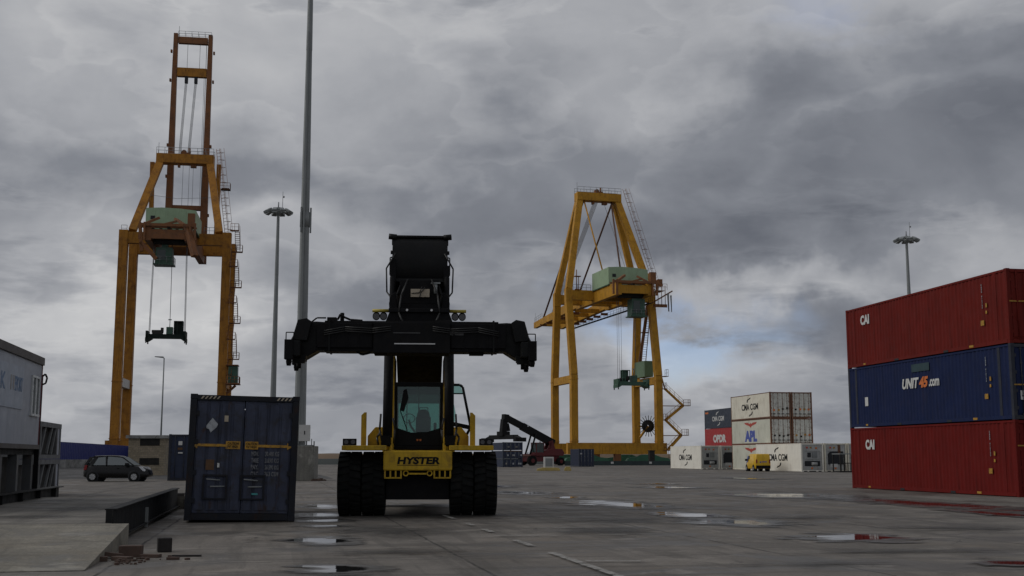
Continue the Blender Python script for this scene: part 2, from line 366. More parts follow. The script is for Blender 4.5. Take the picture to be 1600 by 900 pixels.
# ---------------------------------------------------------------- mesh builder
class MB:
    def __init__(s): s.v = []; s.f = []; s.sm = []
    def add(s, vs, fs, smooth=False):
        k = len(s.v); s.v += [tuple(v) for v in vs]
        for f in fs: s.f.append(tuple(i + k for i in f)); s.sm.append(smooth)
        return s
    def box(s, x0, x1, y0, y1, z0, z1, rot=None, piv=None):
        vs = [Vector((x, y, z)) for z in (z0, z1) for y in (y0, y1) for x in (x0, x1)]
        if rot is not None:
            p = Vector(piv) if piv else Vector(((x0 + x1) / 2, (y0 + y1) / 2, (z0 + z1) / 2)); vs = [rot @ (v - p) + p for v in vs]
        return s.add(vs, [(0, 2, 3, 1), (4, 5, 7, 6), (0, 1, 5, 4), (2, 6, 7, 3), (0, 4, 6, 2), (1, 3, 7, 5)])
    def beam(s, p, q, w, h, w2=None, h2=None, up=(0, 0, 1)):
        """box from p to q; w across, h along 'up'"""
        p = Vector(p); q = Vector(q); d = (q - p).normalized(); up = Vector(up)
        if abs(d.dot(up)) > .98: up = Vector((0, 1, 0))
        a = d.cross(up).normalized(); u = a.cross(d).normalized()
        w2 = w if w2 is None else w2; h2 = h if h2 is None else h2
        vs = []
        for c, ww, hh in ((p, w, h), (q, w2, h2)):
            for sx, sy in ((-1, -1), (1, -1), (1, 1), (-1, 1)): vs.append(c + a * sx * ww / 2 + u * sy * hh / 2)
        return s.add(vs, [(0, 1, 2, 3), (7, 6, 5, 4), (0, 4, 5, 1), (1, 5, 6, 2), (2, 6, 7, 3), (3, 7, 4, 0)])
    def tube(s, p, q, r, r2=None, n=10, cap=True):
        p = Vector(p); q = Vector(q); d = (q - p).normalized(); up = Vector((0, 0, 1)) if abs(d.z) < .9 else Vector((1, 0, 0))
        a = d.cross(up).normalized(); u = a.cross(d); r2 = r if r2 is None else r2
        vs = [c + (a * math.cos(2 * math.pi * i / n) + u * math.sin(2 * math.pi * i / n)) * rr for c, rr in ((p, r), (q, r2)) for i in range(n)]
        s.add(vs, [(i, (i + 1) % n, n + (i + 1) % n, n + i) for i in range(n)], True)
        if cap:
            k = len(s.v) - 2 * n
            s.f.append(tuple(k + i for i in range(n))[::-1]); s.sm.append(False)
            s.f.append(tuple(k + n + i for i in range(n))); s.sm.append(False)
        return s
    def path(s, pts, r, n=6):
        for a, b_ in zip(pts, pts[1:]): s.tube(a, b_, r, n=n)
        return s
    def prism(s, poly, fn, a, b_):
        """poly 2-D, fn(u, v, w) -> 3-D, between w=a and w=b"""
        n = len(poly)
        vs = [fn(u, v, a) for u, v in poly] + [fn(u, v, b_) for u, v in poly]
        return s.add(vs, [tuple(range(n))[::-1], tuple(range(n, 2 * n))] + [(i, (i + 1) % n, n + (i + 1) % n, n + i) for i in range(n)])
    def lathe(s, prof, fn, n=32, smooth=True):
        """prof list of (axial, radius); fn(axial, c, s) -> 3-D"""
        m_ = len(prof); vs = []
        for i in range(n):
            c, s_ = math.cos(2 * math.pi * i / n), math.sin(2 * math.pi * i / n)
            for a, r in prof: vs.append(fn(a, c * r, s_ * r))
        fs = [(i * m_ + j, i * m_ + j + 1, ((i + 1) % n) * m_ + j + 1, ((i + 1) % n) * m_ + j) for i in range(n) for j in range(m_ - 1)]
        return s.add(vs, fs, smooth)
    def build(s, name, mat, parent=None, bevel=0, loc=None, rotz=0):
        me = bpy.data.meshes.new(name); me.from_pydata(s.v, [], s.f)
        me.polygons.foreach_set('use_smooth', s.sm)
        if isinstance(mat, str): mat = M[mat]
        me.materials.append(mat); me.update()
        import bmesh
        bm = bmesh.new(); bm.from_mesh(me); bmesh.ops.recalc_face_normals(bm, faces=bm.faces); bm.to_mesh(me); bm.free()
        o = bpy.data.objects.new(name, me); col.objects.link(o)
        if parent: o.parent = parent
        if loc: o.location = loc
        o.rotation_euler.z = rotz
        if bevel:
            bv = o.modifiers.new('bevel', 'BEVEL'); bv.width = bevel; bv.segments = 2; bv.limit_method = 'ANGLE'; bv.angle_limit = R(50)
        return o
def tag(o, label=None, cat=None, group=None, kind=None):
    if label: o['label'] = label
    if cat: o['category'] = cat
    if group: o['group'] = group
    if kind: o['kind'] = kind
    return o
def thing(name, loc, rotz, label, cat, group=None):
    o = bpy.data.objects.new(name, None); o.empty_display_size = .2; col.objects.link(o)
    o.location = loc; o.rotation_euler.z = rotz
    return tag(o, label, cat, group)
def text(name, body, centre, right, up, width, height, mat, parent, bold=0.0, shear=0.0, thick=.006):
    cu = bpy.data.curves.new('lettering', 'FONT'); cu.body = body; cu.align_x = 'LEFT'; cu.size = 1; cu.offset = bold; cu.resolution_u = 3; cu.shear = shear
    cu.extrude = .02; cu.space_line = .9
    tmp = bpy.data.objects.new('lettering_source', cu); col.objects.link(tmp)
    bpy.context.view_layer.update()
    me = bpy.data.meshes.new_from_object(tmp.evaluated_get(bpy.context.evaluated_depsgraph_get()))
    bpy.data.objects.remove(tmp); bpy.data.curves.remove(cu)
    xs = [v.co.x for v in me.vertices]; ys = [v.co.y for v in me.vertices]
    cx, cy = (min(xs) + max(xs)) / 2, (min(ys) + max(ys)) / 2; sx = width / (max(xs) - min(xs)); sy = height / (max(ys) - min(ys))
    r_, u_ = Vector(right).normalized(), Vector(up).normalized(); n_ = r_.cross(u_); c_ = Vector(centre)
    for v in me.vertices:
        v.co = c_ + r_ * (v.co.x - cx) * sx + u_ * (v.co.y - cy) * sy + n_ * (v.co.z / .02 * thick / 2)
    me.materials.clear(); me.materials.append(M[mat] if isinstance(mat, str) else mat)
    o = bpy.data.objects.new(name, me); col.objects.link(o); o.parent = parent
    return o
def copy_tree(o, parent=None):
    c = o.copy(); col.objects.link(c); c.parent = parent
    for ch in list(o.children): copy_tree(ch, c)
    return c
def railing(mb, p, q, h=1.1, r=.035, n=None):
    p = Vector(p); q = Vector(q); L = (q - p).length; n = n or max(1, int(L / 1.5)); up = Vector((0, 0, h))
    mb.tube(p + up, q + up, r, n=5); mb.tube(p + up * .5, q + up * .5, r * .8, n=5)
    for i in range(n + 1):
        a = p.lerp(q, i / n); mb.tube(a, a + up, r, n=5)
def stair(mb, p, q, wdir, w, steps):
    p = Vector(p); q = Vector(q); wd = Vector(wdir) * w / 2
    for s_ in (-1, 1): mb.beam(p + wd * s_, q + wd * s_, .08, .22)
    for i in range(steps):
        a = p.lerp(q, (i + .5) / steps); mb.beam(a - wd, a + wd, .24, .05)

# ================================================================ SETTING
GA = R(11.3)                                       # the yard's grid is turned by this much
MB().add([(-700, -80, 0), (900, -80, 0), (900, 245 + 900 * .21, 0), (8, 245, 0), (-700, 245 - 700 * .21, 0)], [(0, 1, 2, 3, 4)]).build('ground', 'ground')['kind'] = 'structure'
q = MB().add([(-700, 245 - 700 * .21, 0), (8, 245, 0), (900, 245 + 900 * .21, 0), (900, 245 + 900 * .21, -6), (8, 245, -6), (-700, 245 - 700 * .21, -6)], [(0, 1, 4, 5), (1, 2, 3, 4)]).build('quay_face', 'curb'); q['kind'] = 'structure'
q = MB().add([(-3500, 60, -2.5), (3500, 60, -2.5), (3500, 5000, -2.5), (-3500, 5000, -2.5)], [(0, 1, 2, 3)]).build('water', 'water'); q['kind'] = 'structure'
def ridge(name, x0, x1, Y, zb, zt, amp, depth, mat, seed, n=160):
    rnd = random.Random(seed); ph = [rnd.random() * 9 for _ in range(5)]
    vs = []; fs = []
    for i in range(n + 1):
        x = x0 + (x1 - x0) * i / n
        h_ = zt + amp * sum(math.sin(x * k + p) / (j + 1) for j, (k, p) in enumerate(zip((.006, .017, .041, .09, .19), ph))) * .5
        vs += [(x, Y, zb), (x, Y + depth * .35, h_ * .75), (x, Y + depth * .6, h_), (x, Y + depth, zb)]
    for i in range(n):
        for j in range(3): fs.append((4 * i + j, 4 * i + j + 1, 4 * i + 5 + j, 4 * i + 4 + j))
    return MB().add(vs, fs, True).build(name, mat)
ridge('hills', -900, 900, 1200, -3, 4.4, .9, 90, 'dune', 3)['kind'] = 'structure'
ridge('far_shore', -700, 700, 640, -3, .75, .25, 22, 'scrub', 5)['kind'] = 'structure'

M['asphalt'] = concrete('old asphalt', (.062, .060, .058))
MB().add([(-300, 84 - 250 * .2, .004), (-12.5, 84, .004), (-12.5 - 160 * .2, 232, .004), (-300, 172, .004)], [(0, 1, 2, 3)]).build('road', 'asphalt')['kind'] = 'structure'
def blotch(name, cx, cy, rx, ry, mat, rot=GA, z=.006, rings=8, n=40):
    vs = [(0, 0, 0)]; at = [1.0]
    for j in range(1, rings + 1):
        for i in range(n):
            a = 2 * math.pi * i / n; r_ = j / rings
            vs.append((math.cos(a) * rx * r_, math.sin(a) * ry * r_, 0)); at.append(1 - r_)
    fs = [(0, 1 + i, 1 + (i + 1) % n) for i in range(n)]
    for j in range(rings - 1):
        for i in range(n):
            a = 1 + j * n + i; b_ = 1 + j * n + (i + 1) % n; fs.append((a, a + n, b_ + n, b_))
    o = MB().add(vs, fs).build(name, mat, loc=(cx, cy, z), rotz=rot)
    A = o.data.attributes.new('depth', 'FLOAT', 'POINT')
    for i, v in enumerate(at): A.data[i].value = v
    o['kind'] = 'structure'; return o
for i, (x, y, rx, ry) in enumerate([(-5.75, 36.87, 1.1, 2.5), (-4.9, 31.39, .95, 1.5), (-4.4, 28.55, .85, 1.1), (-4.1, 26.3, .8, .8),
        (-3.46, 21.82, .95, 1.6), (-2.3, 16.3, 1.1, .9), (0.47, 50.5, 1.9, 3.9), (2.03, 44.87, 1.0, 2.2), (3.33, 38.5, 1.9, 5.4), (4.57, 31.2, 1.15, 2.9),
        (5.2, 27.7, 1.7, 2.1), (6.35, 22.5, 1.6, 1.6), (10.9, 46.8, 3.4, 5.4), (13.3, 38.3, 1.9, 9.5), (13.0, 31.5, .9, 4.5), (7.2, 17.2, .8, .9),
        (7.81, 59.3, 2.2, 2.7), (7.93, 67, 1.8, 2.5), (16.5, 83.8, 1.9, 5.4), (-1.2, 62, 1.5, 4.5)]):
    blotch('puddle', x, y, rx, ry, 'puddle', z=.006 + .0007 * i)
for i, (x, y, rx, ry) in enumerate([(-2.6, 24.5, 2.2, 3.5), (1.8, 24.5, 2.6, 2.2), (6.2, 19.3, 2.6, 1.2), (7.3, 30, 2.4, 2.0), (2.4, 28.5, 2.6, 2.5), (-1.8, 19.2, 2.0, 1.3), (9.5, 25.5, 2.8, 1.8), (-1.5, 30.4, 3.0, 2.2), (4.4, 17.0, 1.8, .7)]):
    blotch('oil_stain', x, y, rx, ry, 'stain', z=.0225 + .0004 * i)
# worn dashed white line and cross marks
def strip(name, pts, wd, mat, z=.027):
    mb = MB()
    for (x0, y0, x1, y1) in pts:
        d = Vector((x1 - x0, y1 - y0, 0)).normalized(); s_ = Vector((-d.y, d.x, 0)) * wd / 2
        a, b_ = Vector((x0, y0, z)), Vector((x1, y1, z))
        mb.add([a - s_, b_ - s_, b_ + s_, a + s_], [(0, 1, 2, 3)])
    o = mb.build(name, mat); o['kind'] = 'structure'; return o
def along(y): return 1.3 - (y - 15.4) * .197
dash = []
for a, b_ in ((13.0, 18.9), (20.3, 21.7), (24.0, 24.9), (26.3, 27.3), (29, 31)):
    dash.append((along(a), a, along(b_), b_))
strip('road_marking', dash, .13, 'line')
strip('road_marking', [(1.05, 17.35, 2.0, 17.35), (-.35, 22.9, .9, 22.9), (1.5, 23.2, 2.2, 23.2), (.2, 25.5, 1.6, 25.5)], .10, 'line', .031)

# ================================================================ CONTAINERS
def corr_side(mb, x, y0, y1, z0, z1, sgn, pitch=.278, dep=.036):
    """corrugated sheet in the plane x, outward side sgn"""
    n = max(1, round((y1 - y0) / pitch)); p = (y1 - y0) / n; pr = []
    for i in range(n):
        a = y0 + i * p
        pr += [(a, 0), (a + p * .26, 0), (a + p * .5, -dep), (a + p * .76, -dep)]
    pr.append((y1, 0)); k = len(pr)
    vs = [(x + sgn * d, y, z) for z in (z0, z1) for y, d in pr]
    mb.add(vs, [(i, i + 1, k + i + 1, k + i) for i in range(k - 1)])
def container(name, loc, rotz, L, H, mat, frame, label, group=None, side='corr', front='door', far=False, extra_posts=False, W=2.438, door_mat=None, rod_mat=None, rods=True, roll=0, post_mat=None):
    t_ = thing(name, loc, rotz, label, 'container', group)
    if roll: t_.rotation_euler = (0, roll, rotz)
    w2 = W / 2; rt = .07
    for sg in (-1, 1):
        mb = MB(); xo = sg * (w2 - .015)
        if side == 'corr':
            segs = [(.16, L - .16)]
            if extra_posts: segs = [(.16, .74), (.92, L - .92), (L - .74, L - .16)]
            for a, b_ in segs: corr_side(mb, xo, a, b_, .17, H - .10, sg)
        else: mb.box(min(xo, xo - sg * .05), max(xo, xo - sg * .05), .14, L - .14, .17, H - .10)
        mb.build('side_panel', mat, t_)
        a, b_ = sorted((sg * w2, sg * (w2 - .08)))
        MB().box(a, b_, .17, L - .17, .03, .17).build('bottom_rail', frame if far else mat, t_)
        MB().box(a, b_, .17, L - .17, H - .10, H - .02).build('top_rail', frame if far else mat, t_)
        if extra_posts:
            for yy in (.83, L - .83): MB().box(a, b_, yy - .085, yy + .085, .172, H - .103).build('intermediate_post', frame, t_)
        for yy in (0, L - .16):
            MB().box(*sorted((sg * (w2 + .001), sg * (w2 - .15))), yy, yy + .16, .12, H - .12).build('corner_post', post_mat or frame, t_, bevel=0 if far else .008)
            for zz in (0, H - .12):
                MB().box(*sorted((sg * (w2 + .004), sg * (w2 - .16))), yy - .004 if yy == 0 else yy, yy + .16 if yy == 0 else yy + .164, zz, zz + .12).build('corner_casting', post_mat or frame, t_, bevel=0 if far else .01)
    MB().box(-w2 + .085, w2 - .085, .08, L - .08, H - .09, H - .05).build('roof', mat, t_)
    MB().box(-w2 + .085, w2 - .085, .1, L - .1, .05, .15).build('floor', 'dark_under', t_)
    MB().box(-w2 + .16, w2 - .16, L - .06, L - .02, .12, H - .12).build('end_wall', mat, t_)
    for zz in ((.02, .17), (H - .14, H - .02)): MB().box(-w2 + .162, w2 - .162, .01, .12, *zz).build('end_beam', frame, t_)
    dm = door_mat or mat; rm = rod_mat or frame
    if front == 'door':
        for sg in (-1, 1):
            a, b_ = sorted((sg * .008, sg * (w2 - .155)))
            mb = MB().box(a, b_, .045, .085, .175, H - .145)
            for k in range(4 if not far else 2):                      # pressed vertical ribs of the leaf
                n_ = 4 if not far else 2
                xx = a + (b_ - a) * (k + .5) / n_; mb.box(xx - .1, xx + .1, .026, .045, .24, H - .21)
            d = mb.build('door', dm, t_, bevel=0 if far else .01)
            for k in ((.24, .76) if rods else ()):
                xx = a + (b_ - a) * k
                rod = MB().tube((xx, .0, .15), (xx, .0, H - .12), .019, n=8)
                for zz in (.2, .9, H / 2 + .2, H - .75, H - .2): rod.box(xx - .045, xx + .045, -.012, .03, zz - .03, zz + .03)
                rod.build('lock_rod', rm, d)
                MB().box(min(xx, xx + sg * .0) - .02, xx + .02, -.03, .0, .95, 1.25).build('handle', rm, d)
            for zz in (.45, 1.1, 1.8, H - .45):
                xx = sg * (w2 - .17); MB().box(xx - .05, xx + .05, .005, .05, zz - .06, zz + .06).build('hinge', frame, d)
    elif front == 'wall':
        MB().box(-w2 + .152, w2 - .152, .05, .09, .17, H - .14).build('end_wall', dm, t_)
    elif front == 'reefer':
        e_ = MB().box(-w2 + .152, w2 - .152, .10, .14, .17, H - .14)
        e_.box(-1.03, 1.03, .05, .10, .20, .55).box(-1.03, -.86, .05, .10, .55, 2.1).box(.86, 1.03, .05, .10, .55, 2.1).box(-1.03, 1.03, .05, .10, 2.1, H - .18)
        e_.box(-1.03, 1.03, .045, .1, 1.28, 1.34)
        e_ = e_.build('refrigeration_panel', 'reefer_end', t_)
        return t_
    return t_
def swoosh(name, cx, cz, s, sgn, mat, parent, x, face):
    """the two curved arrows of the shipping line's mark; face = -1: on the -x side"""
    pts = []
    for i in range(9):
        a = R(200 - i * 13); pts.append((math.cos(a) * s, math.sin(a) * s * .85))
    inner = [(px * .80 + .10 * s, pz * .74 - .0 * s) for px, pz in pts[::-1]][1:-1]
    head = [(pts[-1][0] + .08 * s, pts[-1][1] + .18 * s), (pts[-1][0] + .38 * s, pts[-1][1] + .10 * s), (pts[-1][0] - .05 * s, pts[-1][1] - .35 * s)]
    poly = [(px * sgn, pz * sgn) for px, pz in pts + head + inner]
    mb = MB().prism(poly, lambda u, v, w_: (x + w_ * face, cx - u * 2.2 if face < 0 else cx + u, cz + v), 0, .012)
    return mb.build(name, mat, parent)
def cma_logo(t_, L, H, mat, x):
    y = L / 2
    text('lettering', 'CMA CGM', (x - .004, y, H * .50), (0, -1, 0), (0, 0, 1), L * .42, .74, mat, t_, bold=.028)
    swoosh('logo_arrow', y - .1, H * .72, .44, 1, mat, t_, x, -1)
    swoosh('logo_arrow', y + .1, H * .28, .44, -1, mat, t_, x, -1)
def sidemark(t_, name, mat, x, y0, y1, z0, z1): return MB().box(x - .006, x + .004, y0, y1, z0, z1).build(name, mat, t_)

# --- foreground navy container, doors to the camera, leaning a little
CH = 2.91
A_ = math.atan(.225)
fc = container('shipping_container', (-6.31, 27.9, 0.03), A_, 6.06, CH, 'blue_cont', 'blue_frame', 'worn navy blue container with yellow arrows across its closed doors, nearest on the yard', front='door', W=2.5, roll=R(1.1), rods=False)
for sx, side_w in ((-1, 1), (1, -1)):                                # arrows and height warning plates
    a, b_ = (-1.17, -.40) if sx < 0 else (.34, 1.14)
    mb = MB().box(a + (.1 if sx < 0 else 0), b_ - (.1 if sx > 0 else 0), .010, .021, 1.70, 1.76)
    tip, base_ = (a, a + .13) if sx < 0 else (b_, b_ - .13)
    mb.prism([(tip, 1.73), (base_, 1.65), (base_, 1.81)], lambda u, v, w_: (u, w_, v), .008, .0205)
    mb.build('arrow_marking', 'mark_y', fc)
    px = (-.40, -.07) if sx < 0 else (.04, .34)
    pl = MB().box(px[0], px[1], .004, .0195, 1.65, 1.83).build('warning_plate', 'mark_y', fc)
    text('lettering', 'CAUTION\n9\'6" HIGH', ((px[0] + px[1]) / 2, .002, 1.74), (1, 0, 0), (0, 0, 1), .25, .13, 'mark_k', pl, bold=.02, thick=.004)
for k, (a_, b2) in enumerate((('MGW.', '30.480 KG'), ('TARE', '3.890 KG'), ('PAY.', '26.590 KG'), ('CU.C', '76.3 CBM'))):
    z_ = 1.55 - k * .155
    text('lettering', a_, (.28, .012, z_), (1, 0, 0), (0, 0, 1), .17, .11, 'mark_w3', fc, bold=.04)
    text('lettering', b2, (.67, .012, z_), (1, 0, 0), (0, 0, 1), .32, .11, 'mark_w3', fc, bold=.04)
for (cx, cw, cz0, cz1) in ((-.60, .52, .48, 1.06), (.25, .52, .48, 1.06)):   # recessed handle frames near the foot
    mb = MB()
    for xx in (cx - cw / 2, cx + cw / 2): mb.box(xx - .022, xx + .022, -.012, .021, cz0, cz1)
    mb.box(cx - cw / 2 + .022, cx + cw / 2 - .022, -.008, .02, cz1 - .05, cz1).box(cx - cw / 2 + .022, cx + cw / 2 - .022, -.008, .02, cz0, cz0 + .04)
    f_ = mb.build('handle_frame', 'blue_frame', fc, bevel=.004)
    MB().tube((cx - .2, -.03, cz1 - .11), (cx + .12, -.03, cz1 - .13), .015).tube((cx - .1, -.035, cz1 - .28), (cx + .22, -.035, cz1 - .27), .015).build('handle', 'steel', f_)
MB().prism([(-.86, 2.18), (-.73, 2.36), (-.60, 2.22), (-.63, 2.14), (-.70, 2.08), (-.76, 2.02), (-.80, 2.10), (-.86, 2.12)], lambda u, v, w_: (u, w_, v), .010, .0215).build('placard', 'mark_w2', fc)
MB().box(-.46, -.37, .01, .0215, 2.28, 2.42).build('sticker', 'cream', fc)
MB().box(-.83, -.64, .01, .0215, 1.16, 1.40).build('sticker', 'mark_br', fc)
MB().box(-.57, -.52, .01, .0215, 1.22, 1.32).build('sticker', 'mark_w', fc)
MB().box(.24, .38, .01, .0215, .60, .64).build('sticker', 'mark_t', fc)
mb = MB()
for x0 in [-1.02 + k * .09 for k in range(5)] + [.72 + k * .09 for k in range(4)]:
    mb.prism([(x0, 2.80), (x0 + .04, 2.80), (x0 + .09, 2.865), (x0 + .05, 2.865)], lambda u, v, w_: (u, w_, v), .003, .0095)
mb.build('hazard_stripe', 'cream', fc)

# --- red and blue stack on the right
SL = 13.7; sd = math.atan2(2.42, 13.55)
def stack_pos(dz_): 
    # near left corner at (19.0, 45.0); container x centre is half a width to its right
    return (19.0 + 1.22 * math.cos(sd), 45.0 + 1.22 * math.sin(sd), dz_)
s1 = container('shipping_container', stack_pos(0), sd, SL, 2.9, 'red_cont', 'red_cont', 'deep red corrugated container standing on the ground under the blue one, lettered CAI', 'containers of the red and blue stack', extra_posts=True, W=2.44)
s2 = container('shipping_container', stack_pos(2.902), sd, SL, 2.9, 'blue45', 'blue45d', 'royal blue corrugated container between two red ones, lettered UNIT45.com', 'containers of the red and blue stack', extra_posts=True, W=2.44)
s3 = container('shipping_container', stack_pos(5.804), sd, SL, 2.9, 'red_cont2', 'red_cont2', 'brownish red corrugated container on top of the blue one, lettered CAI', 'containers of the red and blue stack', extra_posts=True, W=2.44)
XS = -1.222
for s_, zt in ((s1, 2.08), (s3, 2.22)):
    text('lettering', 'CAI', (XS, SL - 2.0, zt), (0, -1, 0), (0, 0, 1), .88, .47, 'mark_w', s_, bold=.05, thick=.012)
text('lettering', 'UNIT', (XS, 7.65, 1.82), (0, -1, 0), (0, 0, 1), 1.45, .46, 'mark_w', s2, bold=.04, shear=.25, thick=.012)
text('lettering', '45', (XS, 6.52, 1.82), (0, -1, 0), (0, 0, 1), .76, .48, 'mark_o', s2, bold=.05, shear=.25, thick=.012)
text('lettering', '.com', (XS, 5.66, 1.75), (0, -1, 0), (0, 0, 1), .84, .31, 'mark_w', s2, bold=.03, thick=.012)
for s_ in (s1, s2, s3):
    mk = 'mark_w2'
    text('lettering', 'C\nA\nX\nU\n \n4\n1\n2\n7\n3\n6', (XS, 1.72, 2.02), (0, -1, 0), (0, 0, 1), .06, .98, mk, s_, thick=.01, bold=.03)
    sidemark(s_, 'sticker', 'mark_y', XS, 1.40, 1.50, 1.55, 1.72); sidemark(s_, 'sticker', 'mark_y', XS, 1.42, 1.52, 1.30, 1.42)
    sidemark(s_, 'sticker', 'mark_y', XS, 1.66, 1.90, .86, 1.06); sidemark(s_, 'sticker', 'mark_y', XS - .003, 2.5, 2.8, .06, .15)
    sidemark(s_, 'sticker', 'mark_y', XS - .003, 11.8, 12.0, .07, .15)
    mb = MB()
    for k in (4.4, 8.6): mb.box(XS - .012, XS + .03, k, k + .36, .032, .12)
    mb.build('forklift_pocket', 'black_open', s_)
sidemark(s2, 'sticker', 'mark_w', XS, SL - 2.0, SL - 1.7, 1.0, 1.42)
sidemark(s2, 'sticker', paint('dull green patch', (.015, .042, .05), .6, .3, 3), XS, 6.0, 7.5, 2.3, 2.64)
for s_, z_ in ((s1, 1.9), (s2, 1.3), (s3, 1.6)):
    MB().box(-1.15, .9, -.006, .02, z_, z_ + .05).build('arrow_marking', 'mark_y', s_)
MB().box(-.9, -.55, -.006, .02, .75, 1.1).build('sticker', 'mark_w', s2)

# --- far white group
def reefer_front_details(t_, variant=0, rust=False):
    if variant == 0:
        MB().box(-.82, .82, .04, .098, .58, 1.10).build('compressor_recess', 'black_open', t_)
        f_ = MB().box(.0, .55, .035, .1, 1.45, 2.0); f_.tube((.28, .03, 1.72), (.28, .02, 1.72), .25, n=20); f_.build('fan', 'steel', t_)
        MB().box(-.5, -.15, .03, .1, 1.48, 1.95).build('control_box', 'black_open', t_)
        MB().tube((-.1, .03, .8), (.5, .03, .8), .17, n=12).build('compressor', 'reefer_end', t_)
    else:
        MB().prism([(-.84, .75), (-.84, 1.75), (-.6, 2.05), (.8, 2.05), (.8, .75)], lambda u, v, w_: (u, w_, v), .03, .098).build('compressor_recess', 'black_open', t_)
        MB().box(-.6, .2, .02, .1, .45, .8).build('control_box', 'white', t_)
    for (x_, z_, m_) in ((-.55, 2.45, 'mark_r'), (-.15, 2.45, 'mark_y'), (.45, 2.4, 'mark_o'), (-.05, .36, 'mark_o')):
        MB().box(x_ - .1, x_ + .1, .035, .0505, z_ - .09, z_ + .09).build('sticker', m_, t_)
    mb = MB()
    for a, b_ in ((-.95, -.6), (-.4, .35), (.6, .95)): mb.box(a, b_, -.004, .05, .015, .1)
    mb.build('forklift_pocket', 'black_open', t_)
    if rust: MB().box(.25, .55, .03, .0495, 1.7, 2.72).build('rust_patch', 'rust_post', t_)
GW = 'white containers of the far stack'
def far_c(x, y, z, L, mat, label, front, frame='reefer2', **k):
    # (x, y) is the near left corner of the box
    return container('shipping_container', (x + 1.22 * math.cos(sd), y + 1.22 * math.sin(sd), z), sd, L, 2.9, mat, frame, label, GW, side='smooth', front=front, far=True, **k)
XR = -1.206
A1 = far_c(23.3, 147.5, 0, 12.2, 'reefer', 'white CMA CGM container on the ground at the left end of the far row', 'reefer', 'reefer'); reefer_front_details(A1, 0); cma_logo(A1, 12.2, 2.9, 'mark_k', XR)
ox, oy = 2.55 * math.cos(sd), 2.55 * math.sin(sd)
A2 = far_c(23.3 + ox, 147.5 + oy, 0, 12.2, 'reefer', 'grey refrigerated container, seen end on, below the red OPDR container', 'reefer', 'reefer'); reefer_front_details(A2, 1)
D1 = far_c(29.5, 122.0, 0, 12.2, 'reefer', 'white CMA CGM container on the ground directly behind the yellow van', 'reefer', 'reefer'); reefer_front_details(D1, 0); cma_logo(D1, 12.2, 2.9, 'mark_k', XR)
D2 = far_c(29.5 + ox, 122.0 + oy, 0, 12.2, 'reefer', 'grey refrigerated container end with dark recess, right of the CMA CGM one behind the van', 'reefer', 'reefer2'); reefer_front_details(D2, 1, True)
D3 = far_c(29.5 + 2 * ox, 122.0 + 2 * oy, 0, 12.2, 'reefer2', 'rust streaked container end partly hidden by the tall red and blue stack', 'reefer', 'reefer2'); reefer_front_details(D3, 1, True)
cx0, cy0 = 28.75, 132.5
C1 = far_c(cx0, cy0, 0, 12.2, 'reefer3', 'greenish white container on the ground, bottom of the stack under the APL one', 'door', post_mat='rust_post', door_mat='reefer_door')
C2 = far_c(cx0, cy0, 2.902, 12.2, 'reefer3', 'greenish white container lettered APL in the middle of the stack', 'door', 'rust_post', door_mat='reefer_door', post_mat='rust_post')
C3 = far_c(cx0, cy0, 5.804, 12.2, 'reefer2', 'cream white CMA CGM container, top left of the tall white stack', 'door', 'rust_post', door_mat='reefer_door', post_mat='rust_post')
C4 = far_c(cx0 + ox, cy0 + oy, 2.902, 12.2, 'reefer3', 'stained white container doors right of the APL container', 'door', 'rust_post', door_mat='reefer_door', post_mat='rust_post')
C5 = far_c(cx0 + ox, cy0 + oy, 5.804, 12.2, 'reefer2', 'stained white container doors at the top right of the tall white stack', 'door', 'rust_post', door_mat='reefer_door', post_mat='rust_post')
C6 = far_c(cx0 + ox, cy0 + oy, 0, 12.2, 'reefer3', 'stained white container on the ground at the foot of the right hand white stack', 'door', 'rust_post', door_mat='reefer_door', post_mat='rust_post')
cma_logo(C3, 12.2, 2.9, 'mark_k', XR)
text('lettering', 'APL', (XR, 6.0, .98), (0, -1, 0), (0, 0, 1), 3.8, 1.3, 'mark_b', C2, bold=.07)
text('lettering', 'APL', (XR, 6.0, .98), (0, -1, 0), (0, 0, 1), 3.8, 1.3, 'mark_b', C1, bold=.07)
for c_ in (C1, C2):
    MB().prism([(-1.7, .35), (-1.45, .1), (-.9, -.05), (-.4, -.15), (0, -.42), (.4, -.15), (.9, -.05), (1.45, .1), (1.7, .35), (.7, .30), (.2, .12), (0, .28), (-.2, .12), (-.7, .30)],
               lambda u, v, w_: (XR - w_, 6.0 - u * 1.15, 2.3 + v * .8), 0, .012).build('logo_eagle', 'mark_r', c_)
rnd = random.Random(11)
for c_ in (C2, C3, C4, C5):
    for x_ in (-.75, -.2, .28, .8):
        z_ = .85 + rnd.random() * .25
        MB().box(x_ - .11, x_ + .11, -.03, .018, z_ - .1, z_ + .1).build('sticker', rnd.choice(('mark_y', 'mark_k', 'mark_o', 'black_open')), c_)
        MB().box(x_ - .16, x_ + .16, -.03, .018, .42, .50).build('handle', 'black_open', c_)
def far_plain(x, y, z, mat, label, grp):
    return container('shipping_container', (x + 1.22 * math.cos(sd), y + 1.22 * math.sin(sd), z), sd, 12.2, 2.9, mat, mat, label, grp, side='smooth', front='wall', far=True)
bx, by = 32.3, 174.5
B1 = far_plain(bx, by, 2.902, 'red_opdr', 'bright red container lettered OPDR under the dark navy one', 'coloured containers of the far stack')
B2 = far_plain(bx, by, 5.804, 'navy_cma', 'dark navy container lettered CMA CGM on top of the red OPDR one', 'coloured containers of the far stack')
B0 = far_plain(bx, by, 0, 'reefer', 'white container on the ground carrying the red OPDR container', 'coloured containers of the far stack')
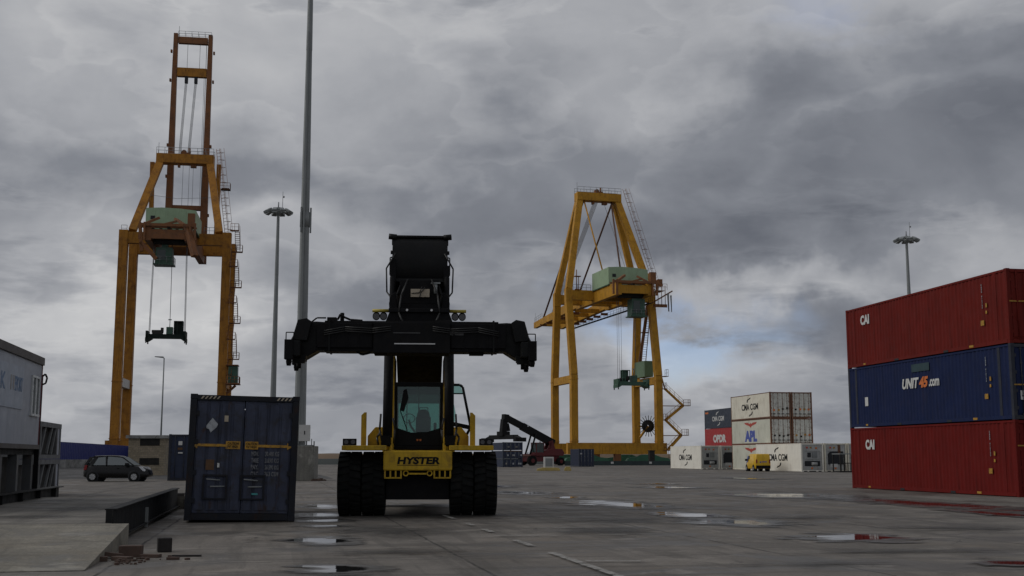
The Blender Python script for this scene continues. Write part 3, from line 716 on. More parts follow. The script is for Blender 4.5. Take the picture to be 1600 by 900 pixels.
text('lettering', 'OPDR', (XR - .02, 5.6, 1.35), (0, -1, 0), (0, 0, 1), 5.6, 1.2, 'mark_w', B1, bold=.06)
cma_logo(B2, 12.2, 2.9, 'mark_w', XR - .01)
sidemark(B2, 'sticker', 'mark_o', XR - .01, 10.4, 11.8, 2.3, 2.55)
# railing-like stillage in front of the rusty end
st = thing('steel_stillage', (32.45, 118.3, 0), sd, 'grey steel stillage frame in front of the rusty container end, beside the tall red stack', 'stillage')
for x_ in (0, 1.2, 2.4):
    for y_ in (0, 1.6): MB().box(x_ - .05, x_ + .05, y_ - .05, y_ + .05, 0, 1.75).build('post', 'dark_under', st)
MB().box(-.08, 2.48, -.08, 1.68, 1.752, 1.85).build('top_rail', 'steel', st)
mb = MB().box(-.05, 2.45, -.03, .03, .85, .93)
for k in range(10): mb.box(.1 + k * .24, .13 + k * .24, -.02, .02, .12, .85)
mb.build('mesh_side', 'dark_under', st)
MB().box(-.05, 2.45, -.05, 1.65, .02, .12).build('floor', 'dark_under', st)

# --- dark blue containers in the middle distance and behind the foreground one
def tier(z, label):
    t_ = thing('shipping_container', (.1, 177, z), R(17), label, 'container', 'low dark containers stacked by the red machine')
    MB().box(-1.5, 1.5, 0, 5.9, .06, 1.16).build('body', 'blue_far', t_)
    for x_ in (-1.46, 1.46):
        for y_ in (.06, 5.86): MB().box(x_ - .08, x_ + .08, y_ - .1, y_ + .1, 0, 1.22).build('corner_post', 'navy_cma', t_)
    MB().box(-1.38, 1.38, -.03, .02, 1.08, 1.2).build('end_beam', 'mark_br' if 1 < z < 2 else 'navy_cma', t_)
    for x_ in (-.9, -.3, .35, .95): MB().tube((x_, -.04, .1), (x_, -.04, 1.06), .03, n=6).build('lock_rod', 'steel', t_)
    rr = random.Random(int(z * 10))
    for k in range(4): x_ = -1.2 + rr.random() * 2.4; MB().box(x_, x_ + .22, -.07, .0, .4, .65).build('sticker', rr.choice(('mark_w2', 'mark_w2', 'mark_tan')), t_)
tier(0, 'lowest of the three low dark blue containers left of the red reach stacker')
tier(1.23, 'middle one of the three low dark blue containers left of the red reach stacker')
tier(2.46, 'topmost of the three low dark blue containers left of the red reach stacker')
hc = container('shipping_container', (11.58, 186, 0), R(9.6), 6.06, 2.75, 'blue_far', 'navy_cma', 'single dark blue container in front of the right hand crane foot', side='corr', far=True, front='door', rod_mat='rail')
MB().box(-1.0, -.7, -.02, .02, 1.9, 2.1).build('sticker', 'mark_w2', hc)
bc = container('shipping_container', (-20.75, 76.6, 0), R(11), 6.06, 2.95, 'blue_far', 'blue45d', 'dark blue container between the stone kiosk and the nearest navy container', front='door', far=True)
MB().box(-.62, -.38, -.04, .018, 2.25, 2.5).build('sticker', 'mark_w', bc)
MB().box(-.62, -.34, -.04, .018, 1.72, 1.8).build('sticker', 'mark_w', bc)
MB().box(-.66, -.36, -.04, .018, 1.95, 2.1).build('sticker', 'mark_br', bc)

# ================================================================ REACH STACKER (near)
RS = thing('reach_stacker', (-2.46, 31.3, 0), R(4.3), 'large yellow and black reach stacker lettered HYSTER, facing the camera with spreader raised', 'reach stacker')
def tyre(cx, cy, r, w_, parent, name='tyre', lugs=26, rim='yellow', rr=.42, face=0):
    h = w_ / 2
    prof = [(-h * .80, r * rr), (-h * .98, r * .62), (-h, r * .86), (-h * .86, r * .93), (-h * .4, r * .945), (0, r * .945), (h * .4, r * .945), (h * .86, r * .93), (h, r * .86), (h * .98, r * .62), (h * .80, r * rr)]
    fn = lambda a, c, s_: (cx + a, cy + c, r + s_)
    mb = MB().lathe(prof, fn, 48)
    for i in range(lugs):
        for sg in (-1, 1):
            a0 = 2 * math.pi * (i + (.5 if sg > 0 else 0)) / lugs; a1 = a0 + 2 * math.pi / lugs * .56; sk = 2 * math.pi / lugs * .25
            vs = []
            for rad in (r * .90, r * 1.0):
                for (ax, aa) in ((sg * .02 * w_, a0), (sg * .02 * w_, a1), (sg * h * (.99 if rad < r else .93), a1 + sk), (sg * h * (.99 if rad < r else .93), a0 + sk)):
                    vs.append(fn(ax, math.cos(aa) * rad, math.sin(aa) * rad))
            mb.add(vs, [(0, 1, 2, 3), (7, 6, 5, 4), (0, 4, 5, 1), (1, 5, 6, 2), (2, 6, 7, 3), (3, 7, 4, 0)])
    t_ = mb.build(name, 'tyre', parent)
    MB().lathe([(-h * .7, r * rr * 1.02), (-h * .5, r * rr * .9), (-h * .3, r * .14), (h * .3, r * .14), (h * .5, r * rr * .9), (h * .7, r * rr * 1.02)], fn, 24).build('rim', rim, t_)
    return t_
for x_ in (-1.74, -1.13, 1.13, 1.74): tyre(x_, 0, .82, .60, RS)
for x_ in (-1.35, 1.35): tyre(x_, 6.0, .82, .60, RS)
MB().tube((-1.9, 0, .82), (1.9, 0, .82), .22, n=16).tube((-.55, 0, .82), (.55, 0, .82), .42, n=20).build('axle', 'black', RS)
MB().box(-.82, .82, -.55, 7.6, .42, 1.16).build('chassis', 'black2', RS, bevel=.02)
fa = MB().box(-.87, .87, -1.0, -.5, 1.16, 1.66).build('front_beam', 'yellow', RS, bevel=.03)
mb = MB()
for sg in (-1, 1):
    mb.box(*sorted((sg * .84, sg * .40)), -.96, -.9, .96, .995)
    for k in range(4): x_ = sg * (.42 + k * .135); mb.box(x_ - .02, x_ + .02, -.97, -.89, .995, 1.158)
    mb.lathe([(-.03, .075), (.03, .075), (.03, .045), (-.03, .045), (-.03, .075)], lambda a, c, s_, sg=sg: (sg * .30 + c, -.93 + a, 1.09 + s_), 16)
mb.box(-.22, .22, -.95, -.9, 1.06, 1.10)
mb.build('tow_bracket', 'yellow', RS)
text('lettering', 'HYSTER', (0.02, -1.003, 1.41), (1, 0, 0), (0, 0, 1), 1.08, .185, 'mark_k', fa, bold=.045, shear=.12, thick=.012)
MB().box(-.52, .52, -1.004, -.996, 1.285, 1.30).build('name_underline', 'mark_k', fa)
for sg in (-1, 1):
    MB().box(*sorted((sg * .80, sg * 1.92)), -1.02, 1.15, 1.67, 1.79).build('fender', 'yellow', RS, bevel=.012)
    hb = MB().box(*sorted((sg * 1.56, sg * 1.90)), -.98, -.76, 1.793, 1.96).build('headlight_box', 'black', RS, bevel=.01)
    for x_ in (1.64, 1.81):
        MB().tube((sg * x_, -.97, 1.875), (sg * x_, -.99, 1.875), .055, n=14).build('headlight', 'lampglass', hb)
    # yellow side housing and upright rail plate
    MB().prism([(sg * .84, 1.79), (sg * 1.36, 1.79), (sg * 1.36, 2.06), (sg * 1.16, 2.30), (sg * .84, 2.30)], lambda u, v, w_: (u, w_, v), .95, 4.2).build('side_housing', 'yellow', RS, bevel=.02)
    MB().prism([(sg * 1.38, 1.79), (sg * 1.52, 1.79), (sg * 1.52, 2.60), (sg * 1.44, 2.68), (sg * 1.38, 2.68)], lambda u, v, w_: (u, w_, v), .55, .60).build('guard_plate', 'yellow', RS)
    MB().prism([(sg * 1.44, 1.79), (sg * 1.50, 1.79), (sg * 1.50, 2.55), (sg * 1.44, 2.6)], lambda u, v, w_: (u, w_, v), .60, 1.6).build('handrail', 'yellow', RS)
    # lift cylinder
    cy = MB().tube((sg * .80, -.42, 1.8), (sg * .80, .25, 4.35), .128, n=18)
    cy.tube((sg * .80, .235, 4.28), (sg * .80, .262, 4.40), .15, n=18)
    cy.box(*sorted((sg * .68, sg * .95)), -.55, -.3, 1.80, 2.05)
    c_ = cy.build('lift_cylinder', 'black2', RS)
    MB().tube((sg * .80, .25, 4.35), (sg * .74, .42, 5.1), .075, n=14).build('piston_rod', 'chrome', c_)
    MB().path([(sg * .93, -.5, 1.9), (sg * .99, -.5, 2.2), (sg * .97, -.4, 2.6)], .03).build('hose', 'hose', c_)
    MB().path([(sg * .63, -.45, 1.85), (sg * .6, -.42, 2.2), (sg * .66, -.36, 2.5)], .025).build('hose', 'hose', c_)
    MB().path([(sg * 1.02, -.42, 1.80), (sg * 1.06, -.42, 2.0), (sg * .96, -.42, 2.15)], .03).build('hose', 'hose', c_)
    MB().box(*sorted((sg * .66, sg * .71)), -.55, .9, 1.66, 2.0).box(*sorted((sg * .67, sg * .73)), .98, 1.06, 1.66, 3.42).build('cab_mount', 'yellow', RS)
    # boom tower plates behind the cab
    MB().prism([(sg * .74, 2.0), (sg * .98, 2.0), (sg * 1.04, 3.7), (sg * .82, 4.55), (sg * .74, 4.55)], lambda u, v, w_: (u, w_, v), 4.0, 6.6).build('boom_tower', 'yellow', RS, bevel=.02)
MB().box(-1.1, 1.1, 5.0, 7.9, 1.17, 1.95).build('counterweight', 'yellow', RS, bevel=.05)
# cab
cab = MB().box(-.66, .66, 1.08, 2.9, 1.70, 1.80).box(-.66, .66, 1.08, 2.9, 3.40, 3.52)
for x_ in (-.62, .62):
    for y_ in (1.12, 2.86): cab.box(x_ - .04, x_ + .04, y_ - .04, y_ + .04, 1.80, 3.40)
cab.prism([(-.58, 1.80), (.58, 1.80), (.58, 2.28), (.2, 2.16), (-.2, 2.16), (-.58, 2.28)], lambda u, v, w_: (u, w_, v), 1.09, 1.13)
cab.box(-.58, .58, 2.84, 2.88, 1.80, 2.1).box(-.58, .58, 2.83, 2.89, 3.28, 3.40)
cab = cab.build('cab', 'black', RS, bevel=.01)
MB().box(-.578, .578, 1.10, 1.108, 2.17, 3.398).build('windscreen', 'glass', cab)
MB().box(-.578, .578, 2.862, 2.868, 2.10, 3.28).build('rear_window', 'glass', cab)
MB().box(-.66, -.655, 1.17, 2.81, 2.1, 3.39).build('side_window', 'glass', cab)
mb = MB().box(-.08, .34, 2.0, 2.16, 2.15, 2.62).prism([(-.06, 2.6), (.32, 2.6), (.29, 2.74), (.2, 2.82), (.06, 2.82), (-.03, 2.74)], lambda u, v, w_: (u, w_, v), 2.02, 2.12).box(-.1, .36, 1.7, 2.1, 2.02, 2.18)
mb.box(.42, .50, 1.8, 2.1, 2.1, 2.45).build('seat', 'black2', cab, bevel=.03)
mb = MB().path([(-.1, 1.35, 2.18), (-.22, 1.3, 2.35), (-.26, 1.5, 2.5)], .03)
mb.lathe([(-.015, .17), (.015, .17), (.015, .145), (-.015, .145), (-.015, .17)], lambda a, c, s_: (-.26 + c, 1.5 + s_ * .5 + a, 2.55 + s_ * .8), 20)
mb.build('steering_wheel', 'black', cab)
MB().path([(-.34, 2.8, 2.1), (-.34, 2.8, 3.3)], .014).path([(0.0, 1.13, 2.3), (0.0, 1.12, 3.38)], .016).path([(-.3, 1.085, 2.2), (-.5, 1.085, 2.75), (-.44, 1.085, 3.1)], .014).path([(.02, 2.80, 2.72), (.02, 2.80, 2.9), (.26, 2.8, 2.9), (.26, 2.8, 2.72)], .012).build('wiper', 'black', cab)
MB().prism([(-.50, 2.75), (-.42, 3.3), (-.33, 3.34), (-.28, 3.1), (-.40, 2.72)], lambda u, v, w_: (u, w_, v), 1.02, 1.06).build('mirror', 'black', cab)
MB().box(-.05, .0, 1.075, 1.09, 1.93, 1.98).box(.03, .08, 1.075, 1.09, 1.93, 1.98).build('badge', 'mark_o', cab)
# open side door on the right of the picture
dpts = [(.86, 3.46), (1.12, 3.46), (1.2, 3.40), (1.40, 2.42), (1.42, 2.30), (1.26, 2.0), (.92, 2.0)]
mb = MB().path([(a, 1.2, z_) for a, z_ in dpts], .036, 8).path([(.86, 1.2, 3.46), (.9, 1.2, 2.0)], .03, 8).path([(.88, 1.2, 3.22), (1.22, 1.2, 3.22)], .02)
mb.prism([(.90, 2.46), (1.38, 2.36), (1.40, 2.24), (.90, 2.34)], lambda u, v, w_: (u, w_, v), 1.17, 1.22)
dr = mb.build('cab_door', 'black', RS)
MB().prism([(.88, 3.2), (.90, 2.47), (1.06, 2.44), (.97, 2.9)], lambda u, v, w_: (u, w_, v), 1.196, 1.204).prism([(.88, 3.44), (1.14, 3.44), (1.2, 3.23), (.88, 3.23)], lambda u, v, w_: (u, w_, v), 1.196, 1.204).build('door_glass', 'glass', dr)
# boom
pb, pt = Vector((0, 7.3, 3.75)), Vector((0, -1.45, 6.45))
bd = (pt - pb).normalized()
mb = MB().beam(pb, pb + bd * 6.4, 1.34, 1.15)
bm_ = mb.build('boom', paint('dull black boom steel', (.004, .004, .0042), .7, .3, 1.5, spec=.1), RS, bevel=.03)
MB().beam(pb + bd * 6.41, pt, 1.22, 1.02).build('inner_boom', 'black', bm_, bevel=.03)
hd = MB().beam(pt - bd * .5, pt + bd * .05, 1.36, 1.2)
for sg in (-1, 1):
    hd.tube((sg * .60, -1.48, 7.06), (sg * .80, -1.48, 7.08), .075, n=10); hd.box(*sorted((sg * .66, sg * .72)), -1.5, -1.3, 6.88, 7.12)
    hd.tube((sg * .67, -1.4, 6.68), (sg * .75, -1.4, 6.68), .05, n=8)
    hd.path([(sg * .69, -1.42, 6.56), (sg * .76, -1.42, 6.54), (sg * .76, -1.42, 6.1), (sg * .69, -1.42, 6.0)], .018)
prof = [(-.9, 7.02), (-1.42, 7.10), (-1.60, 6.9), (-1.70, 6.6), (-1.72, 6.3), (-1.66, 6.0), (-1.52, 5.75), (-1.3, 5.6), (-.9, 5.55)]
k_ = len(hd.v); hd.add([(x_, y_, z_) for x_ in (-.70, .70) for y_, z_ in prof], [(i, i + 1, len(prof) + i + 1, len(prof) + i) for i in range(len(prof) - 1)], True)
hd.add([(x_, y_, z_) for x_ in (-.70, .70) for y_, z_ in prof], [tuple(range(len(prof))), tuple(range(len(prof), 2 * len(prof)))])
hd.box(-.74, .74, -1.5, -1.44, 7.06, 7.11)
hd.build('boom_head', 'black', bm_)
# rotator
ro = MB()
for sg in (-1, 1):
    ro.box(*sorted((sg * .60, sg * .74)), -1.75, -1.25, 5.05, 6.3 if sg > 0 else 6.45)
    ro.tube((sg * .68, -1.9, 5.1), (sg * .68, -1.7, 6.0), .075, n=10)
    ro.prism([(sg * .52, 4.9), (sg * .74, 5.0), (sg * .76, 5.3), (sg * .72, 5.5), (sg * .58, 5.6)], lambda u, v, w_: (u, w_, v), -1.95, -1.5)
    ro.path([(sg * .5, -1.95, 5.2), (sg * .56, -2.0, 5.5), (sg * .48, -1.9, 5.75)], .03)
ro.box(-.62, .62, -1.9, -1.3, 5.02, 5.30).box(-.50, .50, -1.9, -1.3, 5.30, 5.9).tube((0, -1.6, 4.72), (0, -1.6, 5.05), .62, n=28)
ro.prism([(-.92, 4.55), (.92, 4.55), (.72, 5.06), (-.72, 5.06)], lambda u, v, w_: (u, w_, v), -2.35, -1.2)
ro.box(-.75, .75, -2.42, -2.35, 5.02, 5.12)
ro = ro.build('rotator', 'black2', RS, bevel=.01)
MB().box(-.22, .25, -1.98, -1.90, 5.46, 5.66).build('valve_box', 'cream', ro)
MB().path([(-.2, -1.99, 5.55), (0, -2.0, 5.56), (.06, -1.98, 5.72)], .012).path([(.0, -2.0, 5.42), (.03, -2.01, 5.56), (.13, -1.99, 5.70)], .014).build('hose', 'hose', ro)
MB().tube((.40, -1.93, 5.55), (.40, -1.93, 5.78), .045, n=10).box(.28, .52, -1.95, -1.9, 5.80, 5.84).build('valve', 'steel', ro)
lb = MB()
for sg in (-1, 1): lb.tube((sg * .70, -1.6, 5.15), (sg * 1.18, -1.6, 5.15), .042, n=8)
lb = lb.build('lamp_bracket', 'yellow_lamp', RS)
for sg in (-1, 1):
    for k in (.90, 1.08):
        l_ = MB().lathe([(-.07, .02), (-.06, .06), (.0, .085), (.05, .085)], lambda a, c, s_, sg=sg, k=k: (sg * k + c * 1.1, -1.6 - a, 5.02 + s_ * 1.2 - a * .4), 16).box(sg * k - .015, sg * k + .015, -1.62, -1.58, 5.07, 5.14).build('work_lamp', 'black', lb)
        MB().tube((sg * k, -1.652, 5.0), (sg * k, -1.658, 5.0), .078, n=16).build('lamp_glass', 'lampglass', l_)
# spreader
SP = MB().box(-2.1, 2.1, -2.75, -2.05, 4.02, 4.76)
SP.box(-2.28, -.95, -2.80, -2.0, 4.10, 4.70).box(.95, 2.28, -2.8, -2.0, 4.10, 4.70)
SP.box(-.92, .92, -2.84, -1.9, 3.98, 4.72)
SP.box(-2.05, -1.82, -2.7, -2.3, 4.76, 4.85).box(.55, .95, -2.7, -2.3, 4.72, 4.80).box(1.4, 1.75, -2.6, -2.3, 3.96, 4.02).box(-.9, -.6, -2.6, -2.3, 3.95, 3.98).tube((-1.70, -2.5, 4.76), (-1.70, -2.5, 4.98), .05, n=8)
SP.path([(-2.5, -2.6, 4.68), (-2.3, -2.6, 4.84), (-2.08, -2.6, 4.84)], .022).path([(-1.35, -2.6, 4.04), (-1.2, -2.6, 3.95), (-1.0, -2.6, 4.0)], .03).path([(-1.8, -2.6, 4.80), (-1.74, -2.6, 4.93), (-1.64, -2.6, 4.86), (-1.5, -2.6, 4.80), (-1.2, -2.6, 4.78)], .03)
sp = SP.build('spreader_beam', 'black2', RS, bevel=.02)
MB().box(-.42, .56, -2.848, -2.842, 4.19, 4.215).build('bare_edge', 'bare', sp)
MB().box(-.45, .2, -2.848, -2.842, 4.455, 4.475).box(.75, 1.25, -2.806, -2.801, 4.42, 4.49).build('worn_patch', paint('scuffed steel', (.06, .06, .062), .5, .4, 9), sp)
for sg in (-1, 1):
    fn = lambda u, v, w_, sg=sg: (sg * u, w_, v)
    eb = MB().prism([(1.95, 4.04), (2.25, 4.04), (2.54, 3.86), (2.84, 3.80), (2.93, 3.90), (2.90, 4.30), (2.68, 4.72), (2.3, 4.74), (1.95, 4.72)], fn, -2.72, -2.06)
    eb.prism([(2.50, 4.25), (2.86, 4.28), (2.73, 4.76), (2.52, 4.80), (2.40, 4.72)], fn, -2.9, -2.72)
    eb.prism([(2.55, 3.72), (2.82, 3.72), (2.86, 3.9), (2.5, 3.92)], fn, -2.88, -2.72)
    eb.box(*sorted((sg * 2.62, sg * 2.90)), -3.3, -1.45, 3.86, 4.22)
    eb = eb.build('end_beam', 'black', RS, bevel=.015)
    for y_ in (-3.2, -1.5):
        tw = MB().box(*sorted((sg * 2.78, sg * 2.98)), y_ - .14, y_ + .14, 3.78, 4.24).lathe([(-.09, 0), (-.09, .05), (0, .07), (.16, .055)], lambda a, c, s_, sg=sg, y_=y_: (sg * 2.88 + c, y_ + s_, 3.72 + a), 10)
        tw.path([(sg * 2.96, y_, 4.22), (sg * 2.96, y_, 4.42), (sg * 2.78, y_, 4.42), (sg * 2.78, y_, 4.22)], .014)
        tw.build('twistlock', 'black2', eb)
MB().tube((-2.72, -2.5, 3.62), (-2.72, -2.5, 3.75), .06, n=10).tube((2.72, -2.5, 3.62), (2.72, -2.5, 3.75), .06, n=10).build('guide_pin', 'black2', RS)

for sg in (-1, 1):
    for k in range(5):
        MB().box(*sorted((sg * (1.0 + k * .27), sg * (1.03 + k * .27))), -2.815, -2.80, 4.12, 4.68).build('rib', 'black2', sp)
    for k, dz in enumerate((0, .05, .1)):
        MB().path([(sg * .5, -2.86, 4.62 - dz), (sg * .95, -2.87, 4.56 - dz), (sg * 1.6, -2.85, 4.60 - dz), (sg * 2.1, -2.85, 4.5 - dz)], .014, 6).build('hose', 'hose', sp)
    MB().path([(sg * .3, -1.95, 5.9), (sg * .45, -2.3, 5.45), (sg * .5, -2.45, 5.0), (sg * .4, -2.6, 4.75)], .022, 7).build('hose', 'hose', ro)
    MB().path([(sg * .62, -1.75, 6.6), (sg * .84, -1.8, 6.2), (sg * .82, -1.8, 5.6), (sg * .6, -1.9, 5.3)], .02, 7).build('hose', 'hose', ro)
    MB().tube((sg * .30, -2.43, 5.07), (sg * .30, -2.46, 5.07), .03, n=8).build('bolt', 'bare', ro)
    MB().box(*sorted((sg * 1.96, sg * 2.0)), -2.82, -2.02, 4.0, 4.78).build('wear_plate', 'black', sp)
sp.location.x = -.17
for o_ in RS.children:
    if o_.name.startswith(('end_beam', 'guide_pin')): o_.location.x = -.17

# ================================================================ CRANES
def crane(loc, rotz, P, label):
    t_ = thing('quay_crane', loc, rotz, label, 'crane', 'ochre quay cranes')
    S, G = P.get('S', 8.6), P.get('G', 12.0)
    up = P['boom_up']
    zt, zp0, zp1, za0, za1, ya = P['tie'], P['p0'], P['p1'], 53.0, 54.6, 9.5
    LW = P['lw']
    CP = P['paint']
    def leg(x, y, bend):
        mb = MB().beam((x, y, 2.9), (x, y, zt), LW, LW, up=(0, 1, 0))
        yb = bend
        mb.beam((x, y, zt - .02), (x, yb, zp0 - .4), LW, LW, LW * .97, LW * .97, up=(0, 1, 0))
        mb.beam((x, yb, zp0 - .42), (x, yb, zp1 + .3), LW, LW * 1.02, up=(0, 1, 0))
        for zz in (zt - .9, 4.4): mb.box(x - LW / 2 - .08, x + LW / 2 + .08, y - LW / 2 - .08, y + LW / 2 + .08, zz, zz + .12)
        return mb
    for x in (-S, S):
        leg(x, 0, P['yn']).build('leg', CP, t_)
        leg(x, G, P['yf']).build('leg', CP, t_)
        tb = MB().beam((x, LW / 2, zt - .8), (x, G - LW / 2, zt - .8), 1.0, 1.45).build('tie_beam', CP if not (P['white_tie'] and x < 0) else 'white', t_)
    for y in (0, G):
        MB().beam((-S - 1.4, y, 3.1), (S + 1.4, y, 3.1), 1.1, 2.1).build('sill_beam', CP, t_)
        yp = P['yn'] if y == 0 else P['yf']
        MB().beam((-S - .3, yp, (zp0 + zp1) / 2), (S + .3, yp, (zp0 + zp1) / 2), 1.15, zp1 - zp0).build('portal_beam', CP, t_)
        for x in (-6.2, 6.2):
            b_ = MB().prism([(-4.4, .75), (-4.0, 1.3), (-2.6, 1.45), (-1.2, 1.95), (1.2, 1.95), (2.6, 1.45), (4.0, 1.3), (4.4, .75)], lambda u, v, w_, x=x, y=y: (x + u, y + w_, v), -.55, .55).build('bogie', 'green_mid', t_)
            for k in range(6):
                MB().tube((x - 3.6 + k * 1.44, y - .3, .42), (x - 3.6 + k * 1.44, y + .3, .42), .42, n=14).build('wheel', 'dark_under', b_)
        MB().box(-.6, .6, y - .5, y + .5, .7, 2.05).build('buffer', 'crane_dark', t_)
    # A frame
    xb, xa = P['xb'], P['xa']
    for x in (-1, 1):
        MB().beam((x * xb, P['yn'], zp1 + .2), (x * xa, ya - .3, za0 + .2), 1.2, 1.1, 1.25, 1.1, up=(0, 1, 0)).build('frame_post', CP, t_)
        if up: MB().beam((x * 5.6, G, zp1 - .1), (x * 5.75, ya + .6, za0 + .3), .75, .7, up=(0, 1, 0)).build('frame_post', CP, t_)
        else: MB().beam((x * xb, P['yf'], zp1 + .2), (x * (xa - .1), ya + .8, za0 + .2), 1.15, 1.0, up=(0, 1, 0)).build('frame_post', CP, t_)
    MB().beam((-xa - .65, ya, (za0 + za1) / 2), (xa + .65, ya, (za0 + za1) / 2), 2.2, za1 - za0).build('apex_beam', CP, t_)
    mb = MB()
    for y in (ya - 1.1, ya + 1.1): railing(mb, (-xa - .6, y, za1), (xa + .6, y, za1), 1.1, .04, 7)
    mb.tube((-xa - .4, ya, za1), (-xa - .4, ya, za1 + 2.2), .04, n=5)
    railing(mb, (-S - .4, P['yn'] - .5, zp1), (-xb - .8, P['yn'] - .5, zp1), 1.1, .04) if up else railing(mb, (-S + .8, P['yn'] - .5, zp1), (-4.2, P['yn'] - .5, zp1), 1.1, .04, 4)
    railing(mb, (4.6, P['yn'] - .5, zp1), (xb - .8, P['yn'] - .5, zp1), 1.1, .04, 2)
    mb.build('handrail', 'rail', t_)
    sh = MB().box(-.8, .8, ya - .9, ya + .9, za1, za1 + .35).tube((-.3, ya - .4, za1 + .5), (-.3, ya + .4, za1 + .5), .45, n=14).tube((.6, ya, za1), (.6, ya, za1 + 1.3), .2, n=8)
    for q_ in ((-1.3, -.9), (.9, 1.9)): MB().box(*q_, ya - .4, ya + .4, za0 - .6, za0).build('sheave_block', 'crane_dark', t_)
    sh.build('sheave_block', 'crane_dark', t_)
    # girders and boom
    gz0, gz1 = P['g0'], P['g1']; ye = 12.6 if up else 13.2
    for x in (-3.1, 3.1):
        MB().beam((x, -10.5, (gz0 + gz1) / 2), (x, ye, (gz0 + gz1) / 2), 1.0, gz1 - gz0, up=(0, 0, 1)).build('girder', 'crane_dark' if up else CP, t_)
    for y in (-10.2, -4.5, 5.5): MB().box(-2.58, 2.58, y - .3, y + .3, gz0 + .3, gz1 - .5).build('girder_tie', 'crane_dark' if up else CP, t_)
    for y in (P['yn'], P['yf']):
        for x in (-3.1, 3.1):
            if zp0 > gz1 - .1: MB().box(x - .45, x + .45, y - .45, y + .45, gz1, zp0).build('hanger', CP, t_)
    if up:
        bt = 78.6
        for x in (-3.1, 3.1):
            MB().beam((x, 14.0, gz0 + .3), (x, 14.0, gz0 + 22), 1.3, 1.5, 1.0, 1.3, up=(0, 1, 0)).beam((x, 14.0, gz0 + 21.9), (x, 14.0, bt), 1.0, 1.3, .72, 1.1, up=(0, 1, 0)).build('boom_girder', 'crane_dark', t_)
            for zz in (44.5, 51.5, 57.3, 69.5, 75): MB().box(x + (.55 if x > 0 else -.85), x + (.85 if x > 0 else -.55), 13.7, 14.3, zz, zz + .5).build('boom_bracket', 'crane_dark', t_)
        for z0, z1, dep in ((45.6, 46.4, 1.0), (70.5, 72.1, 1.0), (76.8, 78.0, .9)):
            MB().box(-2.62, 2.62, 14 - dep / 2, 14 + dep / 2, z0, z1).build('boom_tie', 'crane_dark' if z0 != 70.5 else CP, t_)
        mb = MB(); railing(mb, (-2.6, 13.4, 78.1), (3.3, 13.4, 78.1), .9, .035, 5); railing(mb, (-2.6, 14.6, 78.1), (3.3, 14.6, 78.1), .9, .035, 5); mb.tube((-2.5, 13.4, 78), (-2.5, 13.4, 79.9), .04, n=5); mb.build('handrail', 'rail', t_)
        for x in (-.95, .75): MB().box(x - .28, x + .28, 13.6, 14.3, 69.3, 70.5).build('sheave_block', 'black_open', t_)
        mb = MB()
        for x in (-.95, .75):
            for dx in (-.16, 0, .16): mb.tube((x + dx, 13.8, 69.5), (x * .9 - .25 + dx, 9.8, 55.0), .045, n=5)
        for x in (-.9, 1.3): mb.tube((x, 13.8, 77), (x, 13.8, 72), .035, n=5)
        for x in (-.9, .2, .9, 2.2): mb.tube((x, 13.9, 70.5 if x > 2 else 54), (x, 13.9, 46.4), .03, n=5)
        mb.tube((2.45, 13.8, 77), (2.45, 13.8, 40), .05, n=5)
        mb.build('hoist_rope', 'rope', t_)
        MB().tube((-6.4, 8, 47), (-1, 8, 46.4), .03, n=5).tube((-1, 8, 46.4), (5.5, 8, 46.8), .03, n=5).build('signal_cable', 'rope', t_)
    else:
        for x in (-3.1, 3.1):
            MB().beam((x, 13.25, gz1 - 1.0), (x, 44.2, 31.2), 1.0, 2.0, .85, 1.3).build('boom_girder', CP, t_)
            MB().tube((x, ya, za0), (x, 38.3, 32.0), .20, n=8).build('forestay', 'stay', t_)
            MB().tube((x if x < 0 else 2.7, ya - .4, za0), (x if x < 0 else .6, -1.6, P['h1'] - .05), .15 if x < 0 else .17, n=8).build('backstay', CP if x < 0 else 'stay', t_)
            for k in range(6):
                y = 15 + k * 4.6; MB().box(x - .75, x + .75, y - .1, y + .1, 30.4, 30.9).build('boom_bracket', 'crane_dark', t_)
        for y in (17, 24, 31, 38, 43.9): MB().box(-2.6, 2.6, y - .28, y + .28, 31.1, 31.9).build('boom_tie', CP, t_)
        mb = MB().box(3.75, 4.5, -8, 42, 30.1, 30.2); railing(mb, (4.45, -8, 30.2), (4.45, 42, 30.2), -.0001 + 1.0, .03, 26); mb.build('walkway', 'dark_under', t_)
        mb = MB(); railing(mb, (-3.4, 38, 32.3), (-3.4, 44, 31.9), 1.0, .03, 4); mb.tube((-3.3, 43.6, 31.8), (-3.3, 43.6, 34), .03, n=5); mb.build('handrail', 'rail', t_)
        mb = MB()
        for dx in (-.45, -.27, -.09, .09, .27, .45): mb.tube((-.3 + dx, ya, za0 + .4), (-.4 + dx, 41, 32.2), .055, n=5)
        mb.build('hoist_rope', 'rope_pale', t_)
        MB().tube((1.2, ya, za0), (2.5, 0, P['h1']), .035, n=5).build('signal_cable', 'rope', t_)
    # machinery house
    h0, h1 = P['h0'], P['h1']; hx = P['hx']
    mh = MB().prism([(hx - 3.95, h0), (hx + 3.95, h0), (hx + 3.95, h1 - .25), (hx + 1.5, h1), (hx - 1.5, h1 + .1), (hx - 3.95, h1 - .05)], lambda u, v, w_: (u, w_, v), -6.8, 2.6)
    mh = mh.build('machinery_house', 'crane_green', t_)
    MB().box(hx - 3.2, hx - 2.5, -6.86, -6.8, h1 - 1.9, h1 - 1.3).build('house_window', 'black_open', mh)
    MB().box(hx - 4.05, hx + 4.05, -6.95, 2.7, h0 - .18, h0 - .01).build('house_base', 'green_dark', mh)
    # end framing of the girders, with winches and ladders
    ef = MB()
    z_ = h0 - .25
    ef.box(-4.4, 4.3, -10.9, -10.5, z_, z_ + .45).box(-4.4, 4.3, -9.2, -8.9, z_, z_ + .25)
